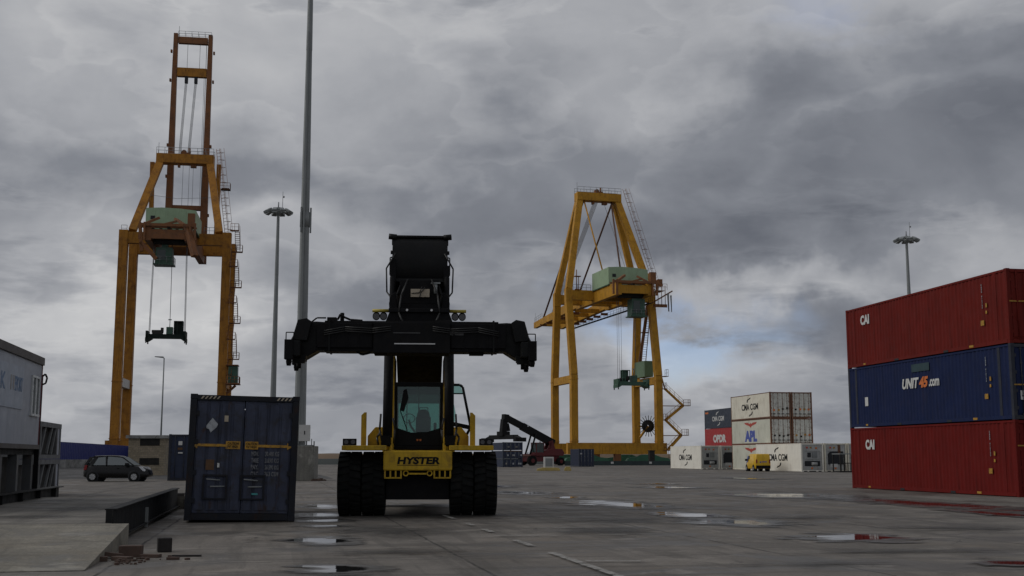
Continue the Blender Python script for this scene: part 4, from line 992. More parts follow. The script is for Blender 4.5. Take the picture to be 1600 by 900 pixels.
    for x in (-4.3, -3.6, 3.4, 4.2): ef.box(x - .16, x + .16, -10.95, -10.6, z_ - 3.0 + abs(x) * .2, z_ + .6)
    ef.beam((-3.6, -10.8, z_ + .3), (-1.6, -9.4, z_ + 1.6), .5, .4).beam((2.5, -10.8, z_ + .3), (.9, -9.4, z_ + 1.5), .5, .4).beam((-1, -10.7, z_ + .2), (1.4, -10.7, z_ + .9), .3, .3)
    ef.box(3.0, 4.1, -10.9, -9.8, z_ + .45, z_ + 2.2)
    if up: ef.beam((2.9, -10.2, z_ + .2), (4.4, -11.8, z_ - 4.9), .9, .8).beam((-4.3, -10.6, z_), (-3.9, -10.6, z_ - 4.1), .5, .6).beam((-4.1, -10.6, z_ - 2.6), (-1.6, -10.6, z_ - 5.3), .6, .6)
    ef.build('end_frame', 'crane_dark', t_)
    tr = MB()
    for x in (-2.4, -1.2, 0, 1.3, 2.4): tr.box(x - .22, x + .22, -9.9, -4.8, z_ - 1.1, z_ - .2 if x else z_ + .2)
    tr.box(-2.6, 2.6, -9.8, -5, z_ - 1.7, z_ - 1.1).tube((-2.4, -8, z_ - 1.9), (2.4, -8, z_ - 1.9), .55, n=14)
    tr.build('trolley', 'dark_under', t_)
    # operator's cab
    cx, cz0, cz1 = P['cab']
    cb = MB().prism([(cx - 1.35, cz0), (cx + 1.35, cz0), (cx + 1.25, cz1), (cx - 1.25, cz1)], lambda u, v, w_: (u, w_, v), -8.6, -6.2).box(cx - 1.6, cx + 1.6, -8.9, -6, cz0 - .2, cz0).build('operator_cab', 'green_dark', t_)
    MB().box(cx - 1.0, cx + .3, -8.66, -8.6, cz0 + .7, cz1 - .4).build('cab_window', 'glass_off', cb)
    mb = MB().box(cx - .5, cx + .5, -7.8, -6.8, cz1, gz0 + .2); mb.build('cab_hanger', 'green_dark', cb)
    mb = MB(); railing(mb, (cx + 1.55, -8.8, cz0), (cx + 1.55, -6.1, cz0), 1.1, .035, 3); railing(mb, (cx - 1.55, -8.8, cz0), (cx + 1.55, -8.8, cz0), 1.1, .035, 3); mb.build('cab_railing', 'rail', cb)
    # electrical house on the tie beam
    eh = P['ehouse']
    MB().box(*eh).build('electrical_house', 'house_green' if not up else 'green_dark', t_)
    # ladders on the A frame
    ld = MB()
    p_, q_ = Vector((xb + 1.2, P['yn'] - .3, zp1 + .2)), Vector((xa + 1.3, ya - .9, za1 + 1.2))
    side = Vector((.28, 0, .06)); 
    for s_ in (-1, 1): ld.tube(p_ + side * s_, q_ + side * s_, .045, n=5)
    nr = 26
    for k in range(nr): a = p_.lerp(q_, (k + .5) / nr); ld.tube(a - side, a + side, .03, n=4)
    nh = 11
    for s_ in (-1, 1):
        off = Vector((.75, -.15, .1)) + side * s_ * 1.0; ld.tube(p_ + off, q_ + off, .03, n=4)
    for k in range(nh):
        a = p_.lerp(q_, (k + .5) / nh); ld.path([a - side, a + Vector((.5, -.35, 0)), a + Vector((.95, 0, 0)), a + Vector((.5, .35, 0)), a + side], .03, 4)
    ld.build('ladder', 'crane_dark', t_)
    PFN = 'stair_platform'
    pf = MB()
    for f_ in ((0.48, 1) if up else ()):
        a = p_.lerp(q_, .5); pf.box(a.x - .2, a.x + 1.4, a.y - .6, a.y + .6, a.z, a.z + .12); pf.box(a.x, a.x + 1.2, a.y - .5, a.y - .4, a.z + .1, a.z + .3); railing(pf, (a.x + 1.35, a.y - .6, a.z + .1), (a.x + 1.35, a.y + .6, a.z + .1), 1.1, .035, 2); railing(pf, (a.x, a.y - .6, a.z + .1), (a.x + 1.35, a.y - .6, a.z + .1), 1.1, .035, 2)
    if up:
        pf.build(PFN, 'crane_dark', t_); pf = MB()
        # stair tower up the right hand leg
        k = 0; z = zt + .2
        while z < zp1 - 1:
            xo, x1_ = (S + .75, S + 1.55) if k % 2 == 0 else (S + 1.35, S + 2.15)
            ya_, yb_ = (-1.4, 1.0) if k % 2 == 0 else (1.0, -1.4)
            st_ = MB(); stair(st_, ((xo + x1_) / 2, ya_, z + .1), ((xo + x1_) / 2, yb_, z + 2.9), (1, 0, 0), .75, 10)
            railing(st_, (x1_, ya_, z + .1), (x1_, yb_, z + 2.9), 1.0, .03, 3)
            yy = -1.9 if yb_ < 0 else 1.5
            lim = S + 2.5 if k % 2 == 0 else S + 2.0
            st_.box(S + .6, lim, yy - .5, yy + .5, z + 2.9, z + 3.02); railing(st_, (lim, yy - .5, z + 3.0), (lim, yy + .5, z + 3.0), 1.1, .035, 2); railing(st_, (S + .7, yy - .5, z + 3.0), (lim, yy - .5, z + 3.0), 1.1, .035, 2)
            st_.build('stair_flight', 'crane_dark', t_)
            z += 3.05; k += 1
        pf.box(S + .6, S + 2.9, -1.8, 1.5, zt - 1.2, zt - 1.0).beam((S + .6, 0, zt - 2.8), (S + 2.2, 0, zt - 1.3), .25, .4)
        MB().box(S + .6, S + 2.6, -1.6, 1.4, zt + 1.9, zt + 2.05).build('canopy', 'crane_dark', t_)
        railing(pf, (S + 2.8, -1.7, zt - 1), (S + 2.8, 1.4, zt - 1), 1.1, .04, 3); railing(pf, (S + .8, -1.7, zt - 1), (S + 2.8, -1.7, zt - 1), 1.1, .04, 3)
        pf.build(PFN, 'crane_dark', t_); pf = None
    else:
        pts = [(S + .7, 15.4), (S + 1.3, 14.6), (S + 5.0, 11.4), (S + 1.3, 8.6), (S + 4.5, 5.7), (S + 1.6, 2.8)]
        for (a, za), (b2, zb) in zip(pts[1:], pts[2:]):
            st_ = MB(); stair(st_, (a, -.1, za), (b2, -.1, zb), (0, 1, 0), .8, 12)
            st_.beam((a, -.5, za - .1), (b2, -.5, zb - .1), .1, .32)
            railing(st_, (a, -.5, za), (b2, -.5, zb), 1.0, .035, 4); st_.build('stair_flight', CP, t_)
        for (a, za) in (pts[2], pts[4]):
            pf.box(a - .3, a + 1.4, -.7, .5, za - .12, za); railing(pf, (a, -.7, za), (a + 1.3, -.7, za), 1.1, .035, 3); railing(pf, (a + 1.35, -.7, za), (a + 1.35, .5, za), 1.1, .035, 2)
            pf.box(S + .6, a, -.15, .05, za - .2, za - .05); pf.build(PFN, 'crane_dark', t_); pf = MB()
        for (a, za) in (pts[1], pts[3], pts[5]):
            pf.box(S + .6, a + .3, -.7, .5, za - .12, za); railing(pf, (S + .7, -.7, za), (a + .2, -.7, za), 1.1, .035, 2); pf.build(PFN, 'crane_dark', t_); pf = MB()
        pf.box(S + .6, S + 1.9, -.8, .8, zt - .1, zt); railing(pf, (S + 1.8, -.8, zt), (S + 1.8, .8, zt), 1.3, .04, 2)
        pf.beam((S + .7, -.1, zt - .1), (S + 1.3, -.1, 14.6), .12, .2); pf.build(PFN, 'crane_dark', t_); pf = MB()
        railing(pf, (S + 1.8, -.3, .1), (S + 2.6, -.3, .1), 2.6, .04, 2)
        # inclined stair between the right hand legs
        st_ = MB(); stair(st_, (S - .3, 7.6, zt), (S - .1, 4.2, zp0 - 1), (1, 0, 0), .9, 30); st_.box(S - .9, S + .5, 5.5, 6.6, 26, 26.15); railing(st_, (S - .8, 7.6, zt), (S - .6, 4.2, zp0 - 1), 1, .035, 6)
        st_.build('stair_flight', 'crane_dark', t_)
        MB().beam((S - .2, 10.5, zt + .3), (S - .5, 3.2, zp0), .5, .5).build('brace', 'crane_dark', t_)
        # top corner gear on the right
        cg = MB().box(S + .3, S + 1.9, .5, 3.2, zp1 + .2, zp1 + .3).box(S + .8, S + 1.7, 1, 2, zp1 + 1.2, zp1 + 2.6).box(S - .6, S + 2.2, 0, .3, zp0 - 1.2, zp0 - .6).beam((S - .9, .2, zp0 - .4), (S + 3.4, .2, zp1 + .2), .25, .25)
        for k in range(5): cg.tube((S - 1.2 + k * .75, 0, zp0 - 1), (S - 1.2 + k * .75, 0, zp1 + 2.2 - k * .25), .07, n=5)
        railing(cg, (S - 1.4, -.1, zp1 + .3), (S + 2.2, -.1, zp1 + .3), 1.2, .04, 4)
        cg.build('corner_gear', 'crane_dark', t_)
        MB().tube((S + 2.4, 0, zp0 + 1.5), (S + 2.5, 0, zp0 - 2), .22, .12, n=8).tube((S + 3.0, 0, zp0 + 1.2), (S + 3.1, 0, zp0 - 2.1), .18, .08, n=8).build('cable_loop', 'rail', t_)
        # small mast on the left portal beam
        MB().box(-S + 1.2, -S + 2.0, 2, 2.6, zp1, zp1 + .2).tube((-S + 1.5, 2.3, zp1), (-S + 1.5, 2.3, zp1 + 4.0), .09, n=6).tube((-S + 1.9, 2.3, zp1), (-S + 1.9, 2.3, zp1 + 2.6), .07, n=6).box(-S + 1.1, -S + 2.3, 1.9, 2.7, zp1 + 2.6, zp1 + 2.75).build('instrument_mast', 'crane_dark', t_)
        # cable reel
        rl = thing_part('cable_reel', t_, (6.9, 1.4, 7.4))
        mb = MB().lathe([(-.25, .25), (-.25, 1.2), (.25, 1.2), (.25, .25)], lambda a, c, s_: (c, a, s_), 28)
        mb.build('reel_drum', 'dark_under', rl)
        mb = MB()
        for k in range(20):
            a = 2 * math.pi * k / 20; mb.beam((math.cos(a) * .9, -.3, math.sin(a) * .9), (math.cos(a) * 2.05, -.3, math.sin(a) * 2.05), .1, .1, up=(0, 1, 0))
        mb.build('reel_spoke', 'dark_under', rl)
        MB().beam((5.2, 1.4, 5.2), (6.9, 1.4, 7.4), .5, .35).box(5.0, 7.0, 1.6, 1.9, 7.2, 7.5).build('reel_arm', CP, t_)
    if pf: pf.build('foot_railing', 'crane_dark', t_)
    return t_
def thing_part(name, parent, loc):
    o = bpy.data.objects.new(name, None); col.objects.link(o); o.parent = parent; o.location = loc; return o
CR = crane((20.0, 227.26, 0), R(15.25), dict(boom_up=False, lw=1.3, paint='crane', tie=17.0, p0=31.7, p1=33.6, yn=2.85, yf=10.3, xb=8.55, xa=4.05, g0=31.2, g1=33.5, white_tie=False, h0=33.6, h1=36.9, hx=.15, cab=(1.4, 27.6, 30.8),
     ehouse=(7.1, 8.9, 3.2, 8.5, 17.1, 20.2)), 'ochre quay crane with its boom lowered, right of the yellow reach stacker')
CL = crane((-56.5, 195.85, 0), R(9.25), dict(boom_up=True, lw=1.45, paint='crane_l', S=8.4, G=10.8, tie=14.6, p0=36.8, p1=38.7, yn=0, yf=10.8, xb=7.1, xa=4.3, g0=35.6, g1=37.9, white_tie=True, h0=38.1, h1=41.6, hx=-.1, cab=(-.75, 32.2, 34.8),
     ehouse=(8.9 + .5, 10.9, -1.2, 1.2, 13.65, 16.4)), 'ochre quay crane with its boom raised upright, left of the tall grey mast')
M['spreader_black'] = paint('sooty green black paint', (.010, .018, .014), .6, .3, 1, spec=.2)
def spreader(loc, rotz, ztop, label, flip=False):
    gd = 'green_dark' if flip else 'spreader_black'
    t_ = thing('hanging_spreader', loc, rotz, label, 'spreader', 'spreaders hanging from the cranes')
    MB().box(-2.9, 2.9, -.5, .5, .35, 1.05).build('spreader_beam', gd, t_)
    for sg in (-1, 1):
        MB().box(*sorted((sg * 2.75, sg * 3.1)), -1.2, 1.2, .1, 1.5).prism([(sg * 2.2, .35), (sg * 2.8, -.05), (sg * 3.15, -.15), (sg * 3.15, .4), (sg * 2.8, 1.0)], lambda u, v, w_: (u, w_, v), -1.2, 1.2).build('end_beam', gd, t_)
        for y in (-1.1, 1.1): MB().tube((sg * 3.0, y, -.45), (sg * 3.0, y, .1), .11, n=8).build('twistlock', 'dark_under', t_)
    MB().box(.0, .95, -.6, .6, 1.06, 2.2).build('hydraulic_tank', 'green_dark', t_)
    c_ = MB()
    a, b_ = (1.2, 2.5) if not flip else (-1.9, -.5)
    for x in (a, b_):
        for y in (-.5, .5): c_.box(x - .07, x + .07, y - .07, y + .07, 1.06, 3.1)
    c_.box(a - .07, b_ + .07, -.57, .57, 3.1, 3.2).box(a, b_, .35, .45, 1.1, 3.1).box(a + .4, a + .55, -.52, -.45, 1.1, 3.1); c_.build('service_cage', gd, t_)
    MB().box(-2.2 if not flip else -2.8, -.6 if not flip else -2.1, -.4, .4, 1.06, 1.6).tube((-2.3, 0, 1.5), (-.5, 0, 1.5), .25, n=10).box(-.9, -.5, -.3, .3, 1.5, 2.1).build('motor', 'dark_under', t_)
    MB().tube((.45, 0, 2.2), (.45, 0, 3.4), .06, n=6).box(.2, .7, -.1, .1, 3.35, 3.5).build('lifting_eye', 'steel', t_)
    rp = MB()
    if not flip:
        for x in (-2.75, -2.6, 2.75, 2.9): rp.tube((x, 0, 1.4), (x * .93, 0, ztop), .045, n=5)
        rp.tube((.45, 0, 3.4), (.35, 0, ztop), .05, n=5)
    else:
        for x in (-2.7, -2.35, -1.9): rp.tube((x, 0, 1.4), (x, 0, ztop), .03, n=5)
        rp.tube((.9, 0, 2.2), (.9, 0, ztop), .05, n=5)
    rp.build('hoist_rope', 'rope', t_)
    return t_
def crane_world(loc, rz, x, y): c_, s_ = math.cos(rz), math.sin(rz); return (loc[0] + x * c_ - y * s_, loc[1] + x * s_ + y * c_)
x, y = crane_world((20.0, 227.26), R(15.25), .4, -7.0); spreader((x, y, 14.3), R(15.25), 17.0, 'green spreader with a cage hanging in front of the crane with the lowered boom', True)
x, y = crane_world((-56.5, 195.85), R(9.25), .0, -7.0); spreader((x, y, 19.9), R(9.25), 16.2, 'dark green spreader hanging under the crane with the raised boom')

# ================================================================ FAR RED REACH STACKER
def far_stacker():
    t_ = thing('reach_stacker', (5.2, 213, 0), R(33), 'dark red reach stacker with black boom, far off at the foot of the right crane', 'reach stacker')
    # forward is -x
    for x, rr_ in ((-3.0, .85), (3.1, .72)):
        for y in (-1.5, 1.5):
            tw = MB().tube((x, y - .35, rr_), (x, y + .35, rr_), rr_, n=20).build('tyre', 'tyre', t_); MB().tube((x, y - .38, rr_), (x, y + .38, rr_), rr_ * .45, n=14).build('rim', 'red_mach', tw)
    MB().box(-3.4, 3.2, -1.1, 1.1, .7, 1.7).build('chassis', 'red_mach', t_, bevel=.05)
    MB().prism([(-.2, 1.7), (3.9, 1.7), (4.1, 2.3), (3.6, 2.9), (1.6, 3.0), (-.2, 2.6)], lambda u, v, w_: (u, w_, v), -1.4, 1.4).build('engine_hood', 'red_mach', t_, bevel=.05)
    MB().box(-3.8, -2.1, -1.9, 1.9, 1.75, 2.0).build('fender', 'red_mach', t_)
    cb = MB()
    for x in (-1.9, -.3):
        for y in (-1.3, .3): cb.box(x - .06, x + .06, y - .06, y + .06, 1.7, 3.9)
    cb.box(-2.0, -.2, -1.4, .4, 3.9, 4.02).box(-2.0, -.2, -1.4, .4, 1.7, 2.3); cb = cb.build('cab', 'red_mach', t_)
    MB().box(-1.84, -.36, -1.32, -1.28, 2.3, 3.9).box(-1.92, -1.88, -1.24, .24, 2.3, 3.9).build('window', 'glass_off', cb)
    for y in (-.62, .62): MB().beam((2.2, y, 2.6), (1.6, y, 4.3), .25, .9).beam((1.0, y, 2.6), (1.8, y, 4.2), .25, .4).build('boom_tower', 'red_mach', t_)
    MB().beam((2.6, 0, 3.9), (-4.2, 0, 6.9), .95, 1.25).beam((-4.0, 0, 6.85), (-7.4, 0, 8.3), .8, 1.05).beam((-7.1, 0, 8.2), (-8.1, 0, 8.3), 1.0, 1.3).build('boom', 'black', t_, bevel=.03)
    for y in (-.75, .75): MB().tube((-2.9, y, 1.9), (-1.6, y, 5.6), .17, n=10).build('lift_cylinder', 'black', t_)
    MB().beam((-7.8, 0, 8.0), (-8.1, 0, 5.6), 1.0, .9).beam((-7.2, 0, 7.3), (-6.9, 0, 6.0), .5, .4).box(-8.8, -7.2, -.9, .9, 5.1, 5.9).build('rotator', 'black', t_)
    s_ = MB().box(-8.5, -7.5, -4.0, 4.0, 4.55, 5.3)
    for y in (-5.2, 5.2): s_.box(-9.1, -6.9, y - .4, y + .4, 4.1, 4.8).beam((-8, y * .72, 4.95), (-8, y, 4.5), .9, .6)
    s_.build('spreader_beam', 'black', t_)
    for (x, y, z) in ((-3.2, -.55, 6.95), (-.9, -.9, 4.1), (-4.0, -1.6, 2.15)): MB().box(x - .14, x + .14, y - .12, y, z - .14, z + .14).build('work_lamp', 'head_w', t_)
    return t_
far_stacker()

# ================================================================ MASTS AND LAMPS
def high_mast(loc, h, r0, r1, label, ring=None, plinth=False, n=12):
    t_ = thing('light_mast', loc, 0, label, 'light mast')
    z0 = 2.2 if plinth else 0
    mb = MB(); segs = 4
    for k in range(segs):
        a, b_ = k / segs, (k + 1) / segs; ra = r0 + (r1 - r0) * a; rb = r0 + (r1 - r0) * b_
        mb.tube((0, 0, z0 + (h - z0) * a - .25 * (k > 0)), (0, 0, z0 + (h - z0) * b_), ra * (1.0 if k == 0 else 1.015) + .004 * k, rb, n=n, cap=False)
    o_ = mb.build('pole', 'steel', t_)
    for p_ in o_.data.polygons: p_.use_smooth = n > 12
    rg = MB().lathe([(h - .1, 1.35), (h, 1.5), (h + .12, 1.35), (h, 1.2), (h - .1, 1.35)], lambda a, c, s_: (c, s_, a), 24)
    for k in range(6): a = k * math.pi / 3; rg.beam((0, 0, h), (math.cos(a) * 1.35, math.sin(a) * 1.35, h), .12, .1)
    rg.tube((0, 0, h - .7), (0, 0, h + .5), r1 * 1.7, n=10); rg.build('lamp_ring', 'steel', t_)
    for k in range(10):
        a = 2 * math.pi * k / 10 + .2; c, s_ = math.cos(a), math.sin(a)
        MB().beam((c * 1.35, s_ * 1.35, h + .05), (c * 2.1, s_ * 2.1, h - .35), .62, .42, .75, .3).build('floodlight', 'steel', t_)
    MB().tube((0, 0, h + .4), (0, 0, h + 1.3), .09, n=6).tube((.6, 0, h), (.6, 0, h + 2.9), .04, n=5).tube((.6, 0, h + 2.1), (.85, 0, h + 2.1), .14, n=8).build('aerial', 'rail', t_)
    return t_
mm = high_mast((-13.75, 77.2, 0), 38, .40, .13, 'thickest grey light mast, rising out of the picture behind the nearest navy container', plinth=True, n=12)
mb = MB()
for a in (0, 120, 240): mb.box(.38 * math.cos(R(a)) - .05, .38 * math.cos(R(a)) + .05, .38 * math.sin(R(a)) - .05, .38 * math.sin(R(a)) + .05, 16.2, 17.9)
mb.tube((0, 0, 16.6), (0, 0, 17.6), .335, .33, n=12)
mb.build('winch_collar', 'steel', mm)
MB().box(-.05, .05, -.46, -.3, 2.3, 30).build('cable_duct', 'steel', mm)
pl = MB().prism([(-.62, -1.05), (.85, -1.05), (1.1, -.8), (1.1, .9), (.8, 1.15), (-.8, 1.15), (-1.05, .9), (-1.05, -.7)], lambda u, v, w_: (u, v, w_), 0, 2.2).build('plinth', 'plinth', mm, bevel=.03)
eb = thing('cabinet', (-13.2, 76.35, 2.2), R(8), 'pale grey electrical cabinet standing on the concrete plinth of the thickest mast', 'cabinet')
MB().box(-.42, .28, -.25, .25, .3, 1.33).build('casing', 'white', eb, bevel=.01)
MB().box(-.10, -.04, -.265, -.251, .72, .95).build('handle', 'black', eb)
MB().box(-.16, -.08, -.05, .05, 0, .3).box(.02, .1, -.05, .05, 0, .3).box(-.35, .5, -.1, .05, 0, .06).tube((.38, 0, 0), (.38, 0, .45), .03, n=6).box(.5, .58, -.1, 0, .0, .3).build('stand', 'steel', eb)
high_mast((-34.6, 172, 0), 37.6, .50, .2, 'slim light mast with a ring of floodlights, between the left crane and the thickest mast', n=16)
high_mast((66.0, 195, 0), 37.6, .50, .2, 'light mast with a ring of floodlights behind the red and blue container stack', n=16)
sl = thing('street_lamp', (-35.9, 122, 0), 0, 'thin street lamp with one flat lamp head above the stone kiosk', 'street lamp')
MB().tube((0, 0, 0), (0, 0, 11.6), .11, .06, n=8).tube((0, 0, 11.6), (-.25, 0, 11.7), .05, n=6).build('pole', 'steel', sl)
MB().beam((-.1, 0, 11.68), (-.95, 0, 11.75), .3, .16, .22, .08).build('lamp_head', 'steel', sl)

# ================================================================ KIOSK, FENCE, OFFICE CABIN
kx, ky = -28.6, 98.0
kk = thing('kiosk', (-30.05, 98.5, 0), R(4), 'small stone block transformer kiosk with flat concrete roof beside the parked car', 'kiosk')
MB().box(-1.55, 1.42, 0, 3.2, 0, 3.02).build('wall', 'masonry', kk)
MB().box(-1.75, 1.62, -.2, 3.4, 3.02, 3.28).build('roof', 'curb', kk)
for z0, z1 in ((2.42, 3.0), (.85, 1.42)):
    lv = MB().box(-.62, .98, -.02, .01, z0, z1)
    for k in range(6): z_ = z0 + (z1 - z0) * (k + .5) / 6; lv.beam((-.6, -.03, z_), (.16, -.03, z_), .05, .025).beam((.2, -.03, z_), (.96, -.03, z_), .05, .025)
    lv.build('vent', 'dark_under', kk)
fn_ = thing('fence', (0, 0, 0), 0, 'long dark blue sheet metal fence on a pale concrete base, behind the car', 'fence')
fa_, fb_ = Vector((-62, 150, 0)), Vector((-60, 188, 0))
fa_ -= (fb_ - fa_) * .35
fb_ += Vector((0, 0, 0))
d_ = (fb_ - fa_); nP = 90; sd_ = Vector((d_.y, -d_.x, 0)).normalized()
vs = []; 
for i in range(nP * 4 + 1):
    p_ = fa_ + d_ * i / (nP * 4) + sd_ * (.0 if (i % 4) in (0, 1) else .06)
    vs += [(p_.x, p_.y, 1.15), (p_.x, p_.y, 3.9 - .7 * i / (nP * 4))]
MB().add(vs, [(2 * i, 2 * i + 2, 2 * i + 3, 2 * i + 1) for i in range(nP * 4)]).build('fence_panel', 'fence', fn_)
MB().beam(fa_ + Vector((0, 0, .575)), fb_ + Vector((0, 0, .575)), .45, 1.15).build('concrete_base', 'curb', fn_)
for i in range(0, 14):
    p_ = fa_ + d_ * i / 13 - sd_ * .12; MB().box(p_.x - .06, p_.x + .06, p_.y - .06, p_.y + .06, 1.15, 3.9 - .7 * i / 13).build('post', 'fence', fn_)
# short return of the fence that runs right behind the kiosk
f2 = thing('fence', (0, 0, 0), 0, 'short run of dark blue sheet fence hiding the foot of the left crane', 'fence')
vs = []
g0_, g1_ = fb_ + Vector((.1, .1, 0)), Vector((-40, 181, 0))
for i in range(161):
    p_ = g0_.lerp(g1_, i / 160); off = .0 if (i % 4) in (0, 1) else -.06
    vs += [(p_.x, p_.y + off, 1.15), (p_.x, p_.y + off, 3.2)]
MB().add(vs, [(2 * i, 2 * i + 2, 2 * i + 3, 2 * i + 1) for i in range(160)]).build('fence_panel', 'fence', f2)
MB().beam(g0_ + Vector((0, .1, .575)), g1_ + Vector((0, .1, .575)), .45, 1.15).build('concrete_base', 'curb', f2)

# office cabin: its long wall runs along the grid
oa = math.atan(.2)
OF = thing('office_cabin', (-13.5, 34.0, 1.72), oa, 'pale grey prefabricated office cabin with a window, raised at the left edge', 'office cabin')
OH = 2.60
MB().box(-2.4, 0, -9.0, 0, .12, OH - .22).build('wall', 'office', OF)
MB().box(-2.5, .06, -9.1, .06, OH - .22, OH).build('roof_trim', 'office_trim', OF, bevel=.01)
MB().box(-2.45, .04, -9.05, .04, 0, .12).build('floor_beam', 'office_trim', OF)
MB().box(-.06, .02, .0, .035, .12, OH - .22).build('corner_trim', 'office_red', OF)
wf = MB().box(.0, .04, -1.42, -1.36, .95, 2.02).box(.0, .04, -.42, -.36, .95, 2.02).box(0, .04, -1.36, -.42, 1.96, 2.02).box(0, .06, -1.5, -.3, .90, .96).box(0, .04, -.93, -.86, .96, 1.96).build('window', 'frame_w', OF)
MB().box(.002, .012, -1.36, -.93, .96, 1.96).box(.002, .012, -.86, -.42, .96, 1.96).build('pane', 'glass_off', wf)
sg_ = MB().box(.0, .025, -7.6, -2.55, 1.02, 2.12).build('sign_panel', 'office_sign', OF)
text('lettering', 'K', (.028, -5.0, 1.66), (0, 1, 0), (0, 0, 1), .5, .42, 'mark_pb', sg_, bold=.02)
text('lettering', 'I', (.028, -4.1, 1.66), (0, 1, 0), (0, 0, 1), .10, .38, 'mark_tan', sg_, bold=.02)
text('lettering', 'V', (.028, -3.8, 1.66), (0, 1, 0), (0, 0, 1), .28, .38, 'mark_tan', sg_, bold=.02)
text('lettering', 'EPORT', (.028, -3.15, 1.66), (0, 1, 0), (0, 0, 1), .95, .38, 'mark_pb', sg_, bold=.02)
MB().path([(.02, .05, 2.08), (.08, .1, 2.14), (.13, .13, 2.04), (.10, .12, 1.88), (.02, .08, 1.84)], .028, 6).build('cable_hook', 'black', OF)
MB().box(-.1, .03, .04, .10, -1.3, 2.1).build('downpipe', 'black2', OF)
# trestle carrying the office
TR = thing('steel_trestle', (-13.5, 34.0, 0), oa, 'dark steel trestle with columns carrying the office cabin', 'trestle')
for y_ in (-.25, -2.2, -4.2, -6.3, -8.4):
    for x_ in (-.2, -2.2): MB().box(x_ - .12, x_ + .12, y_ - .12, y_ + .12, .0, 1.56).build('column', 'flatrack', TR)
for x_ in (-.2, -2.2): MB().box(x_ - .1, x_ + .1, -8.8, 0, 1.56, 1.72).build('top_beam', 'beam_dark', TR)
MB().box(-2.3, -2.2, -8.8, 0, 0, 1.55).box(-.6, -.55, -8.8, -.1, 0, 1.5).build('shade_sheet', 'dark_under', TR)  # added dark sheets stand in for the shade under the cabin
# two collapsed flat racks behind the office
for z_, lab in ((0, 'lower of two grey collapsed flat racks with diagonal braces, behind the office cabin'), (1.43, 'upper of two grey collapsed flat racks with diagonal braces, behind the office cabin')):
    FR = thing('flat_rack', (-18.7, 49.5, z_), oa, lab, 'flat rack', 'flat racks behind the office')
    fr = MB().box(-2.4, 0, -7, 0, 0, .16)
    FB = fr.build('base', 'flatrack', FR)
    MB().box(-2.4, 0, -7, 0, 1.22, 1.41).build('deck', 'flatrack', FR)
    for y_ in (-6.9, -4.4, -.9, -.15): MB().box(-.12, -.001, y_ - .1, y_ + .1, .16, 1.22).build('post', 'flatrack', FR)
    MB().box(-.06, -.03, -.85, -.2, .16, 1.22).build('end_panel', 'office', FR)
    for k, (a, b_) in enumerate(((-4.2, -3.3), (-2.9, -1.9), (-1.9, -1.1))): MB().beam((-.06, a, .16), (-.06, b_, 1.22), .08, .14).build('brace', 'flatrack', FR)
    MB().box(-.3, -.26, -6.9, -.1, .16, 1.22).build('shade_sheet', 'dark_under', FR)  # added dark sheet paints the shaded inside of the rack

# ================================================================ WEIGHBRIDGE
WA = math.atan(.2)
WB = thing('weighbridge', (-6.64, 20.9, 0), WA, 'long low concrete weighbridge deck with dark steel side beams and an approach ramp', 'weighbridge')
LD = 14.6
MB().box(-4.2, -.30, .005, LD, 0, .36).build('deck', 'slab', WB, bevel=.01)
MB().add([(-4.2, 0, 0), (0, 0, 0), (0, 0, .36), (-4.2, 0, .36), (-4.2, -4.9, .0), (0, -4.9, .0), (0, -4.9, .012), (-4.2, -4.9, .012)],
         [(0, 1, 2, 3), (4, 5, 6, 7), (3, 2, 6, 7), (1, 2, 6, 5), (0, 3, 7, 4), (0, 1, 5, 4)]).build('ramp', 'ramp', WB, bevel=.012)
MB().add([(-4.2, LD, 0), (0, LD, 0), (0, LD, .36), (-4.2, LD, .36), (-4.2, LD + 4.5, .0), (0, LD + 4.5, .0), (0, LD + 4.5, .012), (-4.2, LD + 4.5, .012)],
         [(0, 1, 2, 3), (4, 5, 6, 7), (3, 2, 6, 7), (1, 2, 6, 5), (0, 3, 7, 4), (0, 1, 5, 4)]).build('ramp', 'ramp', WB)
for x0, y0, y1 in ((-.36, .05, 14.3), (-4.18, -2, 17.2)):
    ib = MB().box(x0 - .09 + .09, x0 + .30, y0, y1, .585, .61).box(x0 + .13, x0 + .16, y0, y1, .025, .585).box(x0, x0 + .30, y0, y1, .0, .025)
    for k in range(8): yy = y0 + (y1 - y0) * (k + .5) / 8; ib.box(x0 + .02, x0 + .28, yy - .01, yy + .01, .025, .585)
    if x0 > -1:
        ib = MB().box(-.42, -.22, y0, y1, .585, .61).box(-.29, -.265, y0, y1, .105, .585).box(-.288, -.20, y0, y1, .08, .105).box(-.40, -.292, y0, y0 + .02, .365, .585)

    ib.build('side_beam', 'beam_dark', WB, bevel=.004)
MB().box(-.262, -.2, 5.3, 5.38, .0, .42).build('stiffener', 'steel', WB)
MB().box(-.1, .35, 14.4, 14.8, 0, .28).box(-.4, -.1, 14.6, 15.0, .36, .45).build('end_stop', 'office_trim', WB)
tw = blotch('oil_stain', -9.6, 26.6, 1.3, 2.6, 'stain', z=.3625); tw2 = blotch('oil_stain', -12.0, 31.5, 1.2, 1.4, 'stain', z=.3632); blotch('oil_stain', -9.2, 23.2, 1.8, 1.2, 'stain', z=.3638)

